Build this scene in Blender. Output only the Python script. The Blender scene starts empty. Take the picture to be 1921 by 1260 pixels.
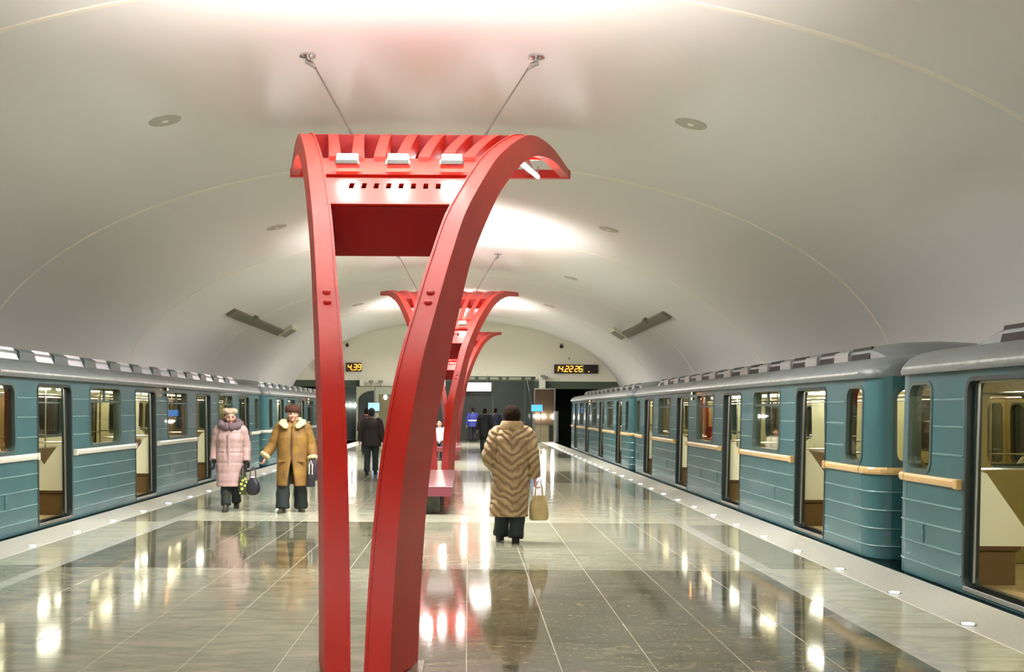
import bpy, math, random
from mathutils import Vector, Matrix
from mathutils.geometry import tessellate_polygon
random.seed(7)
PI = math.pi
SC = bpy.context.scene
COL = SC.collection

# ------------------------------------------------------------------ camera, light, exposure
XC = -0.62                     # centre line of the platform
EYE = 1.63
cam_d = bpy.data.cameras.new('camera')
cam = bpy.data.objects.new('camera', cam_d)
COL.objects.link(cam)
cam_d.sensor_width = 36.0
cam_d.lens = 2100 / 1921 * 36.0
cam_d.shift_x = (960.5 - 878) / 1921
cam_d.shift_y = (769 - 630) / 1921
cam_d.clip_start = 0.05
cam_d.clip_end = 300
cam.matrix_world = Matrix.Translation((0, 0, EYE)) @ Matrix.Rotation(PI / 2, 4, 'X') @ Matrix.Rotation(math.radians(.35), 4, 'Z')
SC.camera = cam

W = bpy.data.worlds.new('world')
SC.world = W
W.use_nodes = True
W.node_tree.nodes['Background'].inputs[0].default_value = (0.8, 0.85, 0.8, 1)
W.node_tree.nodes['Background'].inputs[1].default_value = 0.15

SC.view_settings.view_transform = 'Standard'
SC.view_settings.look = 'None'
SC.view_settings.gamma = 1
SC.view_settings.use_curve_mapping = False
SC.view_settings.exposure = 1.18

UP_W = 76.0        # each floodlight of a pylon
TUBE_W = 80.0
TUBE_E = 18.0       # tubes under the canopies
CAR_E = 6.5         # lamps on the car ceilings
HALL_W = 380.0      # station lamps behind the camera


def area(name, loc, size, energy, rot, color=(1, .98, .94), parent=None, sy=None):
    d = bpy.data.lights.new(name, 'AREA')
    d.energy = energy
    d.color = color
    d.shape = 'RECTANGLE'
    d.size = size
    d.size_y = sy or size
    o = bpy.data.objects.new(name, d)
    COL.objects.link(o)
    o.location = loc
    o.rotation_euler = rot
    if parent:
        o.parent = parent
    return o


# the pylon lamps of the part of the station behind the camera
for k in range(2):
    area('station_light', (XC, -8.3 - k * .6, 3.9), 1.3, HALL_W * 1.5, (PI, 0, 0), sy=.3)


# ------------------------------------------------------------------ materials
def mat(name, col, rough=.5, metal=0.0, spec=.5, coat=0.0, emit=None, es=0.0, noise=None, bump=0.0, bscale=40.0, ior=1.5):
    m = bpy.data.materials.new(name)
    m.use_nodes = True
    nt = m.node_tree
    b = nt.nodes['Principled BSDF']
    b.inputs['Base Color'].default_value = (*col, 1)
    b.inputs['Roughness'].default_value = rough
    b.inputs['Metallic'].default_value = metal
    b.inputs['Specular IOR Level'].default_value = spec
    b.inputs['Coat Weight'].default_value = coat
    b.inputs['IOR'].default_value = ior
    if emit:
        b.inputs['Emission Color'].default_value = (*emit, 1)
        b.inputs['Emission Strength'].default_value = es
    if noise or bump:
        tc = nt.nodes.new('ShaderNodeTexCoord')
        nz = nt.nodes.new('ShaderNodeTexNoise')
        nz.inputs['Scale'].default_value = noise[1] if noise else bscale
        nz.inputs['Detail'].default_value = 4
        nt.links.new(tc.outputs['Object'], nz.inputs['Vector'])
        if noise:
            r = nt.nodes.new('ShaderNodeValToRGB')
            r.color_ramp.elements[0].position = .35
            r.color_ramp.elements[1].position = .68
            r.color_ramp.elements[0].color = (*noise[0], 1)
            r.color_ramp.elements[1].color = (*col, 1)
            nt.links.new(nz.outputs['Fac'], r.inputs[0])
            nt.links.new(r.outputs[0], b.inputs['Base Color'])
        if bump:
            n2 = nt.nodes.new('ShaderNodeTexNoise')
            n2.inputs['Scale'].default_value = bscale
            nt.links.new(tc.outputs['Object'], n2.inputs['Vector'])
            bp = nt.nodes.new('ShaderNodeBump')
            bp.inputs['Strength'].default_value = bump
            bp.inputs['Distance'].default_value = .02
            nt.links.new(n2.outputs['Fac'], bp.inputs['Height'])
            nt.links.new(bp.outputs[0], b.inputs['Normal'])
    return m


def glass(name, tint, refl=(1, 1, 1), rough=.02, ior=1.45):
    m = bpy.data.materials.new(name)
    m.use_nodes = True
    nt = m.node_tree
    nt.nodes.remove(nt.nodes['Principled BSDF'])
    out = nt.nodes['Material Output']
    t = nt.nodes.new('ShaderNodeBsdfTransparent')
    t.inputs[0].default_value = (*tint, 1)
    g = nt.nodes.new('ShaderNodeBsdfGlossy')
    g.inputs[0].default_value = (*refl, 1)
    g.inputs['Roughness'].default_value = rough
    fr = nt.nodes.new('ShaderNodeFresnel')
    fr.inputs[0].default_value = ior
    mx = nt.nodes.new('ShaderNodeMixShader')
    ge = nt.nodes.new('ShaderNodeNewGeometry')
    iv = nt.nodes.new('ShaderNodeMath')
    iv.operation = 'SUBTRACT'
    iv.inputs[0].default_value = 1
    nt.links.new(ge.outputs['Backfacing'], iv.inputs[1])
    mu = nt.nodes.new('ShaderNodeMath')
    mu.operation = 'MULTIPLY'
    nt.links.new(fr.outputs[0], mu.inputs[0])
    nt.links.new(iv.outputs[0], mu.inputs[1])
    nt.links.new(mu.outputs[0], mx.inputs[0])
    nt.links.new(t.outputs[0], mx.inputs[1])
    nt.links.new(g.outputs[0], mx.inputs[2])
    nt.links.new(mx.outputs[0], out.inputs[0])
    return m


def granite(name, c0, c1, c2, rough=.07, pale=.62):
    """polished stone: colours follow the world position so no two tiles are the same"""
    m = bpy.data.materials.new(name)
    m.use_nodes = True
    nt = m.node_tree
    b = nt.nodes['Principled BSDF']
    g = nt.nodes.new('ShaderNodeNewGeometry')
    mp = nt.nodes.new('ShaderNodeMapping')
    mp.inputs['Scale'].default_value = (1.0, 2.6, 1)
    nt.links.new(g.outputs['Position'], mp.inputs[0])
    n1 = nt.nodes.new('ShaderNodeTexNoise')
    n1.inputs['Scale'].default_value = 1.7
    n1.inputs['Detail'].default_value = 8
    n1.inputs['Roughness'].default_value = .65
    n1.inputs['Distortion'].default_value = 1.2
    nt.links.new(mp.outputs[0], n1.inputs['Vector'])
    r = nt.nodes.new('ShaderNodeValToRGB')
    r.color_ramp.elements[0].position = .36
    r.color_ramp.elements[0].color = (*c0, 1)
    r.color_ramp.elements[1].position = .62
    r.color_ramp.elements[1].color = (*c1, 1)
    nt.links.new(n1.outputs['Fac'], r.inputs[0])
    n2 = nt.nodes.new('ShaderNodeTexNoise')
    n2.inputs['Scale'].default_value = 9
    n2.inputs['Detail'].default_value = 6
    n2.inputs['Distortion'].default_value = 2.5
    nt.links.new(mp.outputs[0], n2.inputs['Vector'])
    r2 = nt.nodes.new('ShaderNodeValToRGB')
    r2.color_ramp.elements[0].position = pale
    r2.color_ramp.elements[0].color = (0, 0, 0, 1)
    r2.color_ramp.elements[1].position = pale + .07
    r2.color_ramp.elements[1].color = (1, 1, 1, 1)
    nt.links.new(n2.outputs['Fac'], r2.inputs[0])
    mx = nt.nodes.new('ShaderNodeMix')
    mx.data_type = 'RGBA'
    nt.links.new(r2.outputs[0], mx.inputs['Factor'])
    nt.links.new(r.outputs[0], mx.inputs['A'])
    mx.inputs['B'].default_value = (*c2, 1)
    nt.links.new(mx.outputs['Result'], b.inputs['Base Color'])
    b.inputs['Roughness'].default_value = rough
    b.inputs['IOR'].default_value = 1.46
    return m


def srgb(r, g, b):
    f = lambda v: (v / 255 / 12.92) if v <= 10 else ((v / 255 + .055) / 1.055) ** 2.4
    return (f(r), f(g), f(b))


MT = dict(
    vault=mat('vault_plaster', (.80, .80, .78), .6),
    seam=mat('vault_seam', (.90, .87, .76), .5),
    endwall=mat('end_wall_plaster', (.80, .78, .66), .6),
    trackwall=mat('track_wall', (.30, .31, .29), .7),
    track=mat('track_bed', (.03, .03, .028), .9),
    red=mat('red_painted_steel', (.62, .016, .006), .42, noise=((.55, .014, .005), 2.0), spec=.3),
    redshade=mat('shaded_red_paint', (.36, .012, .014), .5),  # same red paint, darkened for plates that lie in shade
    groove=mat('groove_shadow_gap', (.22, .02, .02), .6),
    hole=mat('hole_shade', (.03, .01, .015), .8),
    chrome=mat('polished_steel', (.62, .62, .62), .18, 1.0),
    steel=mat('brushed_steel', (.34, .34, .32), .35, 1.0),
    lamp=mat('lit_lamp', (1, 1, 1), emit=(1, .97, .93), es=55),
    tube=mat('lit_tube', (1, 1, 1), emit=(.97, 1, 1), es=TUBE_E),
    ledlamp=mat('lit_floor_light', (1, 1, 1), emit=(.85, .95, 1), es=6),
    grout=mat('pale_grout', srgb(190, 186, 162), .6),
    strip=mat('pale_edge_stone', (.62, .60, .52), .35, noise=((.54, .53, .46), 25.0)),
    band=mat('pale_floor_band', (.56, .56, .48), .12, noise=((.44, .45, .40), 6.0)),
    bench_top=mat('bench_slab', srgb(196, 160, 165), .16, noise=(srgb(170, 130, 138), 8.0)),
    bench_side=mat('bench_dark_red', srgb(120, 60, 70), .3),
    bench_post=mat('bench_post_stone', srgb(84, 86, 72), .4, noise=(srgb(60, 62, 52), 9.0)),
    # cars
    teal=mat('blue_green_car_paint', srgb(60, 104, 110), .32, noise=(srgb(52, 94, 98), 1.1), coat=.12),
    tealdark=mat('dark_skirt_paint', srgb(44, 78, 84), .4),
    rib=mat('light_teal_rib_paint', srgb(104, 140, 140), .25),  # lighter teal than the car sides
    roof=mat('grey_car_roof', srgb(104, 112, 112), .4, noise=(srgb(92, 98, 98), 2.0)),
    gutter=mat('silver_gutter', srgb(160, 164, 158), .3, noise=(srgb(120, 124, 122), 7.0)),
    hood=mat('grey_vent_hood', srgb(128, 128, 124), .4),
    ventshade=mat('shaded_vent_opening', srgb(34, 26, 22), .8),  # shade inside the roof vents put into the colour
    ventglint=mat('vent_ceiling_reflection', srgb(205, 205, 215), .2),  # reflection of the bright ceiling painted as a pale colour
    belt=mat('cream_belt_rail', srgb(208, 174, 116), .3),
    beltw=mat('white_belt_rail', srgb(214, 212, 196), .3),
    rubber=mat('dark_door_rubber', srgb(30, 42, 40), .5),
    winframe=mat('window_frame_paint', srgb(66, 86, 84), .35),
    pane=glass('car_window_glass', (.86, .83, .74), (1, .93, .88), ior=1.45),
    cream=mat('cream_car_panel', srgb(214, 212, 176), .4),
    partition=mat('pale_seat_end_panel', srgb(226, 224, 196), .4),
    khaki=mat('khaki_car_door', srgb(132, 116, 60), .35),
    darkglass=mat('dark_door_glass', srgb(36, 44, 44), .08),
    seat=mat('brown_vinyl_seat', srgb(104, 80, 44), .4),
    carfloor=mat('tan_car_floor', srgb(168, 146, 96), .4, noise=(srgb(140, 120, 78), 12.0)),
    carlamp=mat('lit_car_lamp', (1, 1, .9), emit=(1, 1, .84), es=CAR_E),
    orange=mat('lit_orange_marker', (1, .4, .1), emit=(1, .42, .08), es=14),
    # far wall
    hallglass=mat('dark_hall_glass', srgb(62, 68, 66), .12),
    brownglass=mat('brown_booth_glass', srgb(74, 60, 46), .1),
    header=mat('dark_header_panel', srgb(70, 84, 68), .5),
    booth=mat('pale_booth_panel', srgb(168, 172, 148), .35),
    boothdoor=mat('olive_booth_door', srgb(120, 112, 84), .4),
    white=mat('white_box_paint', srgb(222, 222, 205), .4),
    signlit=mat('lit_white_sign', (1, 1, 1), emit=(1, 1, .95), es=1.6),
    blue=mat('lit_blue_sign', srgb(60, 130, 210), emit=srgb(60, 140, 230), es=.9),
    screen=mat('lit_blue_screen', srgb(120, 160, 210), emit=srgb(120, 170, 230), es=.9),
    clockcase=mat('black_clock_case', srgb(26, 18, 14), .4),
    digits=mat('lit_orange_digits', (1, .5, .05), emit=(1, .46, .05), es=1.5),
    segoff=mat('brown_clock_face', srgb(70, 30, 8), .4),
    grille=mat('louvre_white', srgb(226, 226, 202), .5),
    duct=mat('grey_olive_duct', srgb(118, 116, 98), .6),
    disc=mat('ceiling_disc_grey', srgb(186, 182, 168), .6),
    # people
    skin=mat('skin', srgb(214, 160, 138), .5),
    lips=mat('lips', srgb(164, 100, 92), .6),
    eye=mat('eye_dark', srgb(40, 34, 34), .3),
    pinkcoat=mat('pale_pink_quilted_fabric', srgb(182, 152, 148), .5, bump=.25, bscale=18.0),
    greyfur=mat('mauve_grey_fur', srgb(140, 118, 124), .95, noise=(srgb(110, 92, 98), 40.0), bump=1.0, bscale=90.0),
    beret=mat('beige_knit', srgb(186, 164, 140), .9, bump=.5, bscale=80.0),
    black=mat('black_cloth', srgb(30, 30, 32), .7),
    trousers=mat('dark_trousers', srgb(32, 42, 44), .75),
    boots=mat('dark_leather_boots', srgb(58, 56, 46), .5),
    shear=mat('brown_suede', srgb(150, 112, 46), .7, noise=(srgb(112, 80, 40), 5.0), bump=.3, bscale=30.0),
    sheepskin=mat('cream_sheepskin', srgb(222, 206, 158), .95, bump=.9, bscale=70.0),
    brownfur=mat('brown_fur_hat', srgb(92, 56, 36), .95, noise=(srgb(70, 42, 30), 30.0), bump=1.0, bscale=90.0),
    plainfur=mat('pale_tan_fur', srgb(186, 162, 116), .9, noise=(srgb(150, 124, 90), 14.0), bump=.6, bscale=60.0),
    darkhair=mat('dark_brown_hair', srgb(52, 36, 26), 1.0, spec=.1, noise=(srgb(34, 24, 18), 40.0), bump=.8, bscale=80.0),
    plumbag=mat('dark_plum_bag', srgb(52, 38, 48), .4),
    blackbag=mat('black_bag', srgb(34, 34, 42), .45),
    beigebag=mat('beige_leather_bag', srgb(206, 186, 132), .4, noise=(srgb(176, 156, 104), 5.0), bump=.5, bscale=7.0),
    darkjacket=mat('dark_jacket', srgb(44, 38, 40), .7),
    maroon=mat('maroon_jacket', srgb(74, 44, 54), .7),
    navy=mat('navy_coat', srgb(32, 38, 62), .7),
    blackcoat=mat('black_coat', srgb(26, 28, 34), .7),
    workblue=mat('bright_blue_jacket', srgb(52, 62, 150), .6),
    reflect=mat('white_reflective_band', srgb(230, 235, 240), .3, emit=(1, 1, 1), es=.25),  # faint emission put in for light the band throws back
    whitetop=mat('white_top', srgb(214, 214, 206), .7),
    jeans=mat('dark_teal_trousers', srgb(46, 56, 58), .8),
)
MT['gran_dark'] = granite('dark_polished_granite', srgb(60, 64, 52), srgb(122, 118, 96), srgb(182, 168, 124), .07)
MT['gran_mid'] = granite('grey_polished_granite', srgb(132, 134, 114), srgb(164, 162, 140), srgb(180, 174, 148), .09, .66)
MT['gran_light'] = granite('pale_polished_granite', srgb(178, 178, 156), srgb(204, 202, 180), srgb(212, 208, 188), .11, .7)


def chevron_fur():
    m = mat('chevron_fur', (.4, .3, .2), .85)
    nt = m.node_tree
    b = nt.nodes['Principled BSDF']
    tc = nt.nodes.new('ShaderNodeTexCoord')
    sx = nt.nodes.new('ShaderNodeSeparateXYZ')
    nt.links.new(tc.outputs['Object'], sx.inputs[0])
    n = nt.nodes.new('ShaderNodeTexNoise')
    n.inputs['Scale'].default_value = 5
    n.inputs['Detail'].default_value = 3
    nt.links.new(tc.outputs['Object'], n.inputs['Vector'])

    def M(op, a, bb):
        x = nt.nodes.new('ShaderNodeMath')
        x.operation = op
        for i, v in enumerate((a, bb)):
            if v is None:
                continue
            if isinstance(v, (int, float)):
                x.inputs[i].default_value = v
            else:
                nt.links.new(v, x.inputs[i])
        return x.outputs[0]
    ax = M('ABSOLUTE', sx.outputs[0], None)
    t = M('SUBTRACT', sx.outputs[2], M('MULTIPLY', ax, .75))
    t = M('ADD', t, M('MULTIPLY', n.outputs['Fac'], .20))
    s = M('SINE', M('MULTIPLY', t, 2 * PI / .10), None)
    s = M('ADD', M('MULTIPLY', s, .5), .5)
    s = M('POWER', s, .7)
    r = nt.nodes.new('ShaderNodeValToRGB')
    r.color_ramp.elements[0].color = (*srgb(136, 108, 82), 1)
    r.color_ramp.elements[1].color = (*srgb(190, 168, 122), 1)
    nt.links.new(s, r.inputs[0])
    n3 = nt.nodes.new('ShaderNodeTexNoise')
    n3.inputs['Scale'].default_value = 4.5
    n3.inputs['Detail'].default_value = 5
    nt.links.new(tc.outputs['Object'], n3.inputs['Vector'])
    r3 = nt.nodes.new('ShaderNodeValToRGB')
    r3.color_ramp.elements[0].position = .4
    r3.color_ramp.elements[1].position = .65
    nt.links.new(n3.outputs['Fac'], r3.inputs[0])
    mx = nt.nodes.new('ShaderNodeMix')
    mx.data_type = 'RGBA'
    nt.links.new(M('MULTIPLY', r3.outputs[0], .6), mx.inputs['Factor'])
    nt.links.new(r.outputs[0], mx.inputs['A'])
    mx.inputs['B'].default_value = (*srgb(142, 112, 88), 1)
    nt.links.new(mx.outputs['Result'], b.inputs['Base Color'])
    bp = nt.nodes.new('ShaderNodeBump')
    bp.inputs['Strength'].default_value = .7
    bp.inputs['Distance'].default_value = .03
    nt.links.new(s, bp.inputs['Height'])
    nt.links.new(bp.outputs[0], b.inputs['Normal'])
    return m


def patterned_bag():
    m = mat('green_patterned_bag', (.1, .12, .05), .4)
    nt = m.node_tree
    b = nt.nodes['Principled BSDF']
    v = nt.nodes.new('ShaderNodeTexVoronoi')
    v.inputs['Scale'].default_value = 16
    tc = nt.nodes.new('ShaderNodeTexCoord')
    nt.links.new(tc.outputs['Object'], v.inputs['Vector'])
    r = nt.nodes.new('ShaderNodeValToRGB')
    r.color_ramp.interpolation = 'CONSTANT'
    r.color_ramp.elements[0].color = (*srgb(220, 220, 110), 1)
    r.color_ramp.elements[1].position = .34
    r.color_ramp.elements[1].color = (*srgb(50, 58, 30), 1)
    nt.links.new(v.outputs['Distance'], r.inputs[0])
    nt.links.new(r.outputs[0], b.inputs['Base Color'])
    return m


MT['chevron'] = chevron_fur()
MT['patternbag'] = patterned_bag()


# ------------------------------------------------------------------ mesh helpers
class MB:
    def __init__(s):
        s.v = []
        s.f = []

    def add(s, vs, fs):
        k = len(s.v)
        s.v += [tuple(v) for v in vs]
        s.f += [tuple(i + k for i in f) for f in fs]
        return s

    def box(s, x0, x1, y0, y1, z0, z1):
        vs = [(x, y, z) for z in (z0, z1) for y in (y0, y1) for x in (x0, x1)]
        return s.add(vs, [(0, 2, 3, 1), (4, 5, 7, 6), (0, 1, 5, 4), (2, 6, 7, 3), (0, 4, 6, 2), (1, 3, 7, 5)])

    def bevbox(s, x0, x1, y0, y1, z0, z1, b=.01):
        """box with chamfered vertical and horizontal edges (rounded prism in z with inset caps)"""
        def ring(z, i):
            a = b
            return [(x0 + i + a, y0 + i, z), (x1 - i - a, y0 + i, z), (x1 - i, y0 + i + a, z), (x1 - i, y1 - i - a, z),
                    (x1 - i - a, y1 - i, z), (x0 + i + a, y1 - i, z), (x0 + i, y1 - i - a, z), (x0 + i, y0 + i + a, z)]
        rs = [ring(z0, b), ring(z0 + b, 0), ring(z1 - b, 0), ring(z1, b)]
        return s.loft(rs, True)

    def loft(s, rings, caps=True, closed=True):
        n = len(rings[0])
        k = len(s.v)
        for r in rings:
            s.v += [tuple(p) for p in r]
        for i in range(len(rings) - 1):
            for j in range(n if closed else n - 1):
                a = k + i * n + j
                b_ = k + i * n + (j + 1) % n
                s.f.append((a, b_, b_ + n, a + n))
        if caps and closed:
            s.f.append(tuple(k + j for j in range(n))[::-1])
            s.f.append(tuple(k + (len(rings) - 1) * n + j for j in range(n)))
        return s

    def tube(s, pts, rad, n=10, caps=True, flat=None):
        pts = [Vector(p) for p in pts]
        if not isinstance(rad, (list, tuple)):
            rad = [rad] * len(pts)
        up = None
        rings = []
        for i, p in enumerate(pts):
            t = (pts[min(i + 1, len(pts) - 1)] - pts[max(i - 1, 0)]).normalized()
            if up is None:
                up = Vector((0, 0, 1)) if abs(t.z) < .9 else Vector((0, 1, 0))
            a = t.cross(up).normalized()
            b = a.cross(t).normalized()
            up = b
            r = rad[i]
            rx, ry = r if isinstance(r, (tuple, list)) else (r, r)
            rings.append([p + a * math.cos(2 * PI * j / n) * rx + b * math.sin(2 * PI * j / n) * ry for j in range(n)])
        return s.loft(rings, caps)

    def ball(s, c, r, nu=14, nv=9, fn=None):
        c = Vector(c)
        r = r if isinstance(r, (tuple, list)) else (r, r, r)
        rings = []
        for i in range(1, nv):
            ph = PI * i / nv
            ring = []
            for j in range(nu):
                th = 2 * PI * j / nu
                d = Vector((math.sin(ph) * math.cos(th) * r[0], math.sin(ph) * math.sin(th) * r[1], -math.cos(ph) * r[2]))
                if fn:
                    d = fn(d)
                ring.append(c + d)
            rings.append(ring)
        return s.loft(rings, True)

    def plate(s, outer, holes, fmap, th):
        """flat plate with holes; fmap((u,v))->3D, th = thickness vector"""
        loops = [[Vector((p[0], p[1], 0)) for p in l] for l in [outer] + list(holes)]
        tris = tessellate_polygon(loops)
        flat = [p for l in [outer] + list(holes) for p in l]
        n = len(flat)
        T = Vector(th)
        F = [Vector(fmap(p)) for p in flat]
        k = len(s.v)
        s.v += [tuple(p) for p in F] + [tuple(p + T) for p in F]
        for t in tris:
            s.f.append(tuple(k + i for i in t))
            s.f.append(tuple(k + n + i for i in t[::-1]))
        o = 0
        for l in [outer] + list(holes):
            m = len(l)
            for i in range(m):
                a, b = k + o + i, k + o + (i + 1) % m
                s.f.append((a, b, b + n, a + n))
            o += m
        return s

    def mesh(s, name, m, smooth=False):
        me = bpy.data.meshes.new(name)
        me.from_pydata(s.v, [], s.f)
        me.materials.append(MT[m] if isinstance(m, str) else m)
        import bmesh
        bm = bmesh.new()
        bm.from_mesh(me)
        bmesh.ops.recalc_face_normals(bm, faces=bm.faces)
        bm.to_mesh(me)
        bm.free()
        if smooth:
            for p in me.polygons:
                p.use_smooth = True
            if smooth != 'all':
                me.set_sharp_from_angle(angle=math.radians(40))
        me.update()
        return me

    def obj(s, name, m, parent=None, smooth=False, label=None):
        me = s.mesh(name, m, smooth)
        o = bpy.data.objects.new(name, me)
        COL.objects.link(o)
        if parent:
            o.parent = parent
        if label:
            o['label'] = label
        return o


def inst(name, me, parent=None, loc=(0, 0, 0), rot=None):
    o = bpy.data.objects.new(name, me)
    COL.objects.link(o)
    o.location = loc
    if rot:
        o.rotation_euler = rot
    if parent:
        o.parent = parent
    return o


def tag(o, label, cat, group=None):
    o['label'] = label
    o['category'] = cat
    if group:
        o['group'] = group
    return o


def thing(name, label, cat, loc=(0, 0, 0), rz=0, group=None):
    o = bpy.data.objects.new(name, None)
    COL.objects.link(o)
    o.empty_display_size = .1
    o.location = loc
    o.rotation_euler = (0, 0, rz)
    return tag(o, label, cat, group)


def struct(o):
    o['kind'] = 'structure'
    return o


def copy_tree(o, parent=None, skip=None):
    if skip and skip(o):
        return None
    c = o.copy()
    COL.objects.link(c)
    c.parent = parent
    for ch in o.children:
        copy_tree(ch, c, skip)
    return c


def rrect(u0, u1, v0, v1, r, n=5):
    out = []
    for cx, cy, a0 in ((u1 - r, v1 - r, 0), (u0 + r, v1 - r, 90), (u0 + r, v0 + r, 180), (u1 - r, v0 + r, 270)):
        for i in range(n + 1):
            a = math.radians(a0 + 90 * i / n)
            out.append((cx + r * math.cos(a), cy + r * math.sin(a)))
    return out


def rect(u0, u1, v0, v1):
    return [(u0, v0), (u1, v0), (u1, v1), (u0, v1)]


# ------------------------------------------------------------------ the vault and walls
EA, EB, EZ = 8.78, 4.35, 2.0
Y0, Y1 = -14.0, 59.0


def vz(x):
    return EZ + EB * math.sqrt(max(0, 1 - ((x - XC) / EA) ** 2))


def vp(t, y=0, off=0.0):
    """point on the vault at angle t (0 = right springing, pi = left)"""
    return Vector((XC + (EA - off) * math.cos(t), y, EZ + (EB - off) * math.sin(t)))


NV = 64
m = MB()
ys = [Y0 + (Y1 + 1 - Y0) * i / 24 for i in range(25)]
m.loft([[vp(PI * j / NV, y) for j in range(NV + 1)] for y in ys], False, False)
vault = struct(m.obj('ceiling', 'vault', smooth='all'))
k = 0
for ys_ in (12.2, 21.2, 30.3, 39.4, 48.5, 3.2):
    m = MB()
    prof = [(-.05, .0), (-.04, .012), (.04, .012), (.05, .0)]
    m.loft([[vp(PI * j / NV, ys_ + a, b) for j in range(NV + 1)] for a, b in prof], False, False)
    k += 1
    struct(m.obj('trim_%d' % k, 'seam', smooth=True))
for side, sx in (('right', 1), ('left', -1)):
    x = XC + sx * EA
    m = MB().box(min(x, x + sx * .3), max(x, x + sx * .3), Y0, Y1 + 1, -1.3, 2.0)
    struct(m.obj('wall_' + side, 'trackwall'))
m = MB().box(XC - EA, XC + EA, Y0 - .3, Y0, -1.3, 6.6)
struct(m.obj('wall_rear', 'trackwall'))
m = MB().box(XC - EA, XC + EA, Y0, Y1 + 12, -1.6, -1.3)
struct(m.obj('track_bed', 'track'))
# end wall: white field above, openings below
W59 = lambda x: (x - 878) * Y1 / 2100
m = MB()
arc = []
for j in range(NV + 1):
    p = vp(PI * j / NV)
    if p.z >= 3.17:
        arc.append((p.x, p.z))
xr, xl = XC + EA * math.sqrt(1 - (1.17 / EB) ** 2), XC - EA * math.sqrt(1 - (1.17 / EB) ** 2)
outer = [(xr, 3.17)] + arc + [(xl, 3.17), (-5.65, 3.17), (-5.65, 2.86), (-1.2, 2.86), (-1.2, 3.42), (3.55, 3.42), (3.55, 3.17)]
m.plate(outer, [], lambda p: (p[0], Y1, p[1]), (0, .3, 0))
struct(m.obj('wall_end', 'endwall'))
m = MB().box(3.5, 8.2, Y1 + .02, Y1 + .25, 2.78, 3.17).box(-9.4, -5.6, Y1 + .02, Y1 + .25, 2.82, 3.17)
struct(m.obj('trim_20', 'header'))
m = MB().box(XC - EA, XC + EA, Y1 + 11.7, Y1 + 12, -1.3, 4)
m.box(XC - EA - .3, XC - EA, Y1 + 1, Y1 + 12, -1.3, 4).box(XC + EA, XC + EA + .3, Y1 + 1, Y1 + 12, -1.3, 4)
m.box(XC - EA, XC + EA, Y1 + .3, Y1 + 12, 3.6, 3.8)
struct(m.obj('wall_hall', 'header'))

# ------------------------------------------------------------------ the platform floor
EL, ER = -5.66, 4.42
m = MB().box(EL + .02, ER - .02, Y0, Y1 + 6, -1.3, -.0025)
floor = struct(m.obj('floor', 'grout'))
TS = .6
FX0, FX1 = -4.2, 3.0          # tiled field; pale bands outside it


def tone(x, y):
    """which stone lies where: 9 m bays, the dark bays swap sides at the pylons"""
    right = x > XC
    if y < 7.2:
        return 'gran_dark' if right else 'gran_mid'
    if y < 11.2:
        return 'gran_dark' if right else 'gran_mid'
    if y < 16.2:
        return 'gran_mid' if right else 'gran_dark'
    if y < 25.2:
        return 'gran_light'
    if y < 29.8:
        return 'gran_mid'
    if y < 35:
        return 'gran_light'
    return 'gran_mid' if int(y / 4.7) % 3 == 0 else 'gran_light'


tile_me = {}
for kx in ('gran_dark', 'gran_mid', 'gran_light'):
    g = .003
    h = .0016
    t = MB().loft([[(g, h, -.02), (TS - g, h, -.02), (TS - g, TS - h, -.02), (g, TS - h, -.02)],
                   [(g, h, -.001), (TS - g, h, -.001), (TS - g, TS - h, -.001), (g, TS - h, -.001)],
                   [(g + .001, h + .001, 0), (TS - g - .001, h + .001, 0), (TS - g - .001, TS - h - .001, 0), (g + .001, TS - h - .001, 0)]])
    tile_me[kx] = t.mesh('tile', kx)
far = {'gran_dark': MB(), 'gran_mid': MB(), 'gran_light': MB()}
ny0 = int(math.floor(6.3 / TS))
iy0 = int(Y0 / TS)
for iy in range(iy0, int((Y1 + 5) / TS)):
    y = iy * TS + .07
    for ix in range(12):
        x = FX0 + ix * TS
        kx = tone(x + .3, y + .3)
        if 6.3 < y < 18.6 and (abs(x + .3) / (y) < .46):
            inst('tile', tile_me[kx], floor, (x, y, 0))
        else:
            g = .003
            far[kx].box(x + g, x + TS - g, y + .0016, y + TS - .0016, -.02, 0)
for kx, b in far.items():
    o = b.obj('distant_tiles', kx, floor)
    o['kind'] = 'stuff'
# pale bands, block strips, edge stones
for sx, xa, xb, xs, xe in ((1, 3.0, 3.16, 3.78, ER), (-1, -4.2, -4.36, -5.02, EL)):
    lo, hi = min(xa, xb), max(xa, xb)
    y = 2.0
    while y < Y1 + 2:
        L = 1.2
        MB().box(lo + .002, hi - .002, y + .002, y + L - .002, -.02, 0).obj('band_stone', 'band', floor)
        y += L
    lo, hi = min(xb, xs), max(xb, xs)
    y = 2.6
    i = 0
    while y < Y1 + 2:
        # long blocks of stone that change tone along the edge
        L = 1.5
        c = 'gran_light' if (int((y - 11.5) // 4.5) % 2 != 0) else 'gran_mid'
        if sx < 0:
            c = 'gran_mid' if int((y - 11.5) // 4.5) % 2 else 'gran_light'
        MB().box(lo + .002, hi - .002, y + .002, y + L - .002, -.02, 0).obj('border_stone', c, floor)
        y += L
        i += 1
    lo, hi = min(xs, xe), max(xs, xe)
    m = MB().bevbox(lo, hi, Y0, Y1 + 2, -.22, .003, .004)
    o = m.obj('edge_stone', 'strip', floor)

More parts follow.
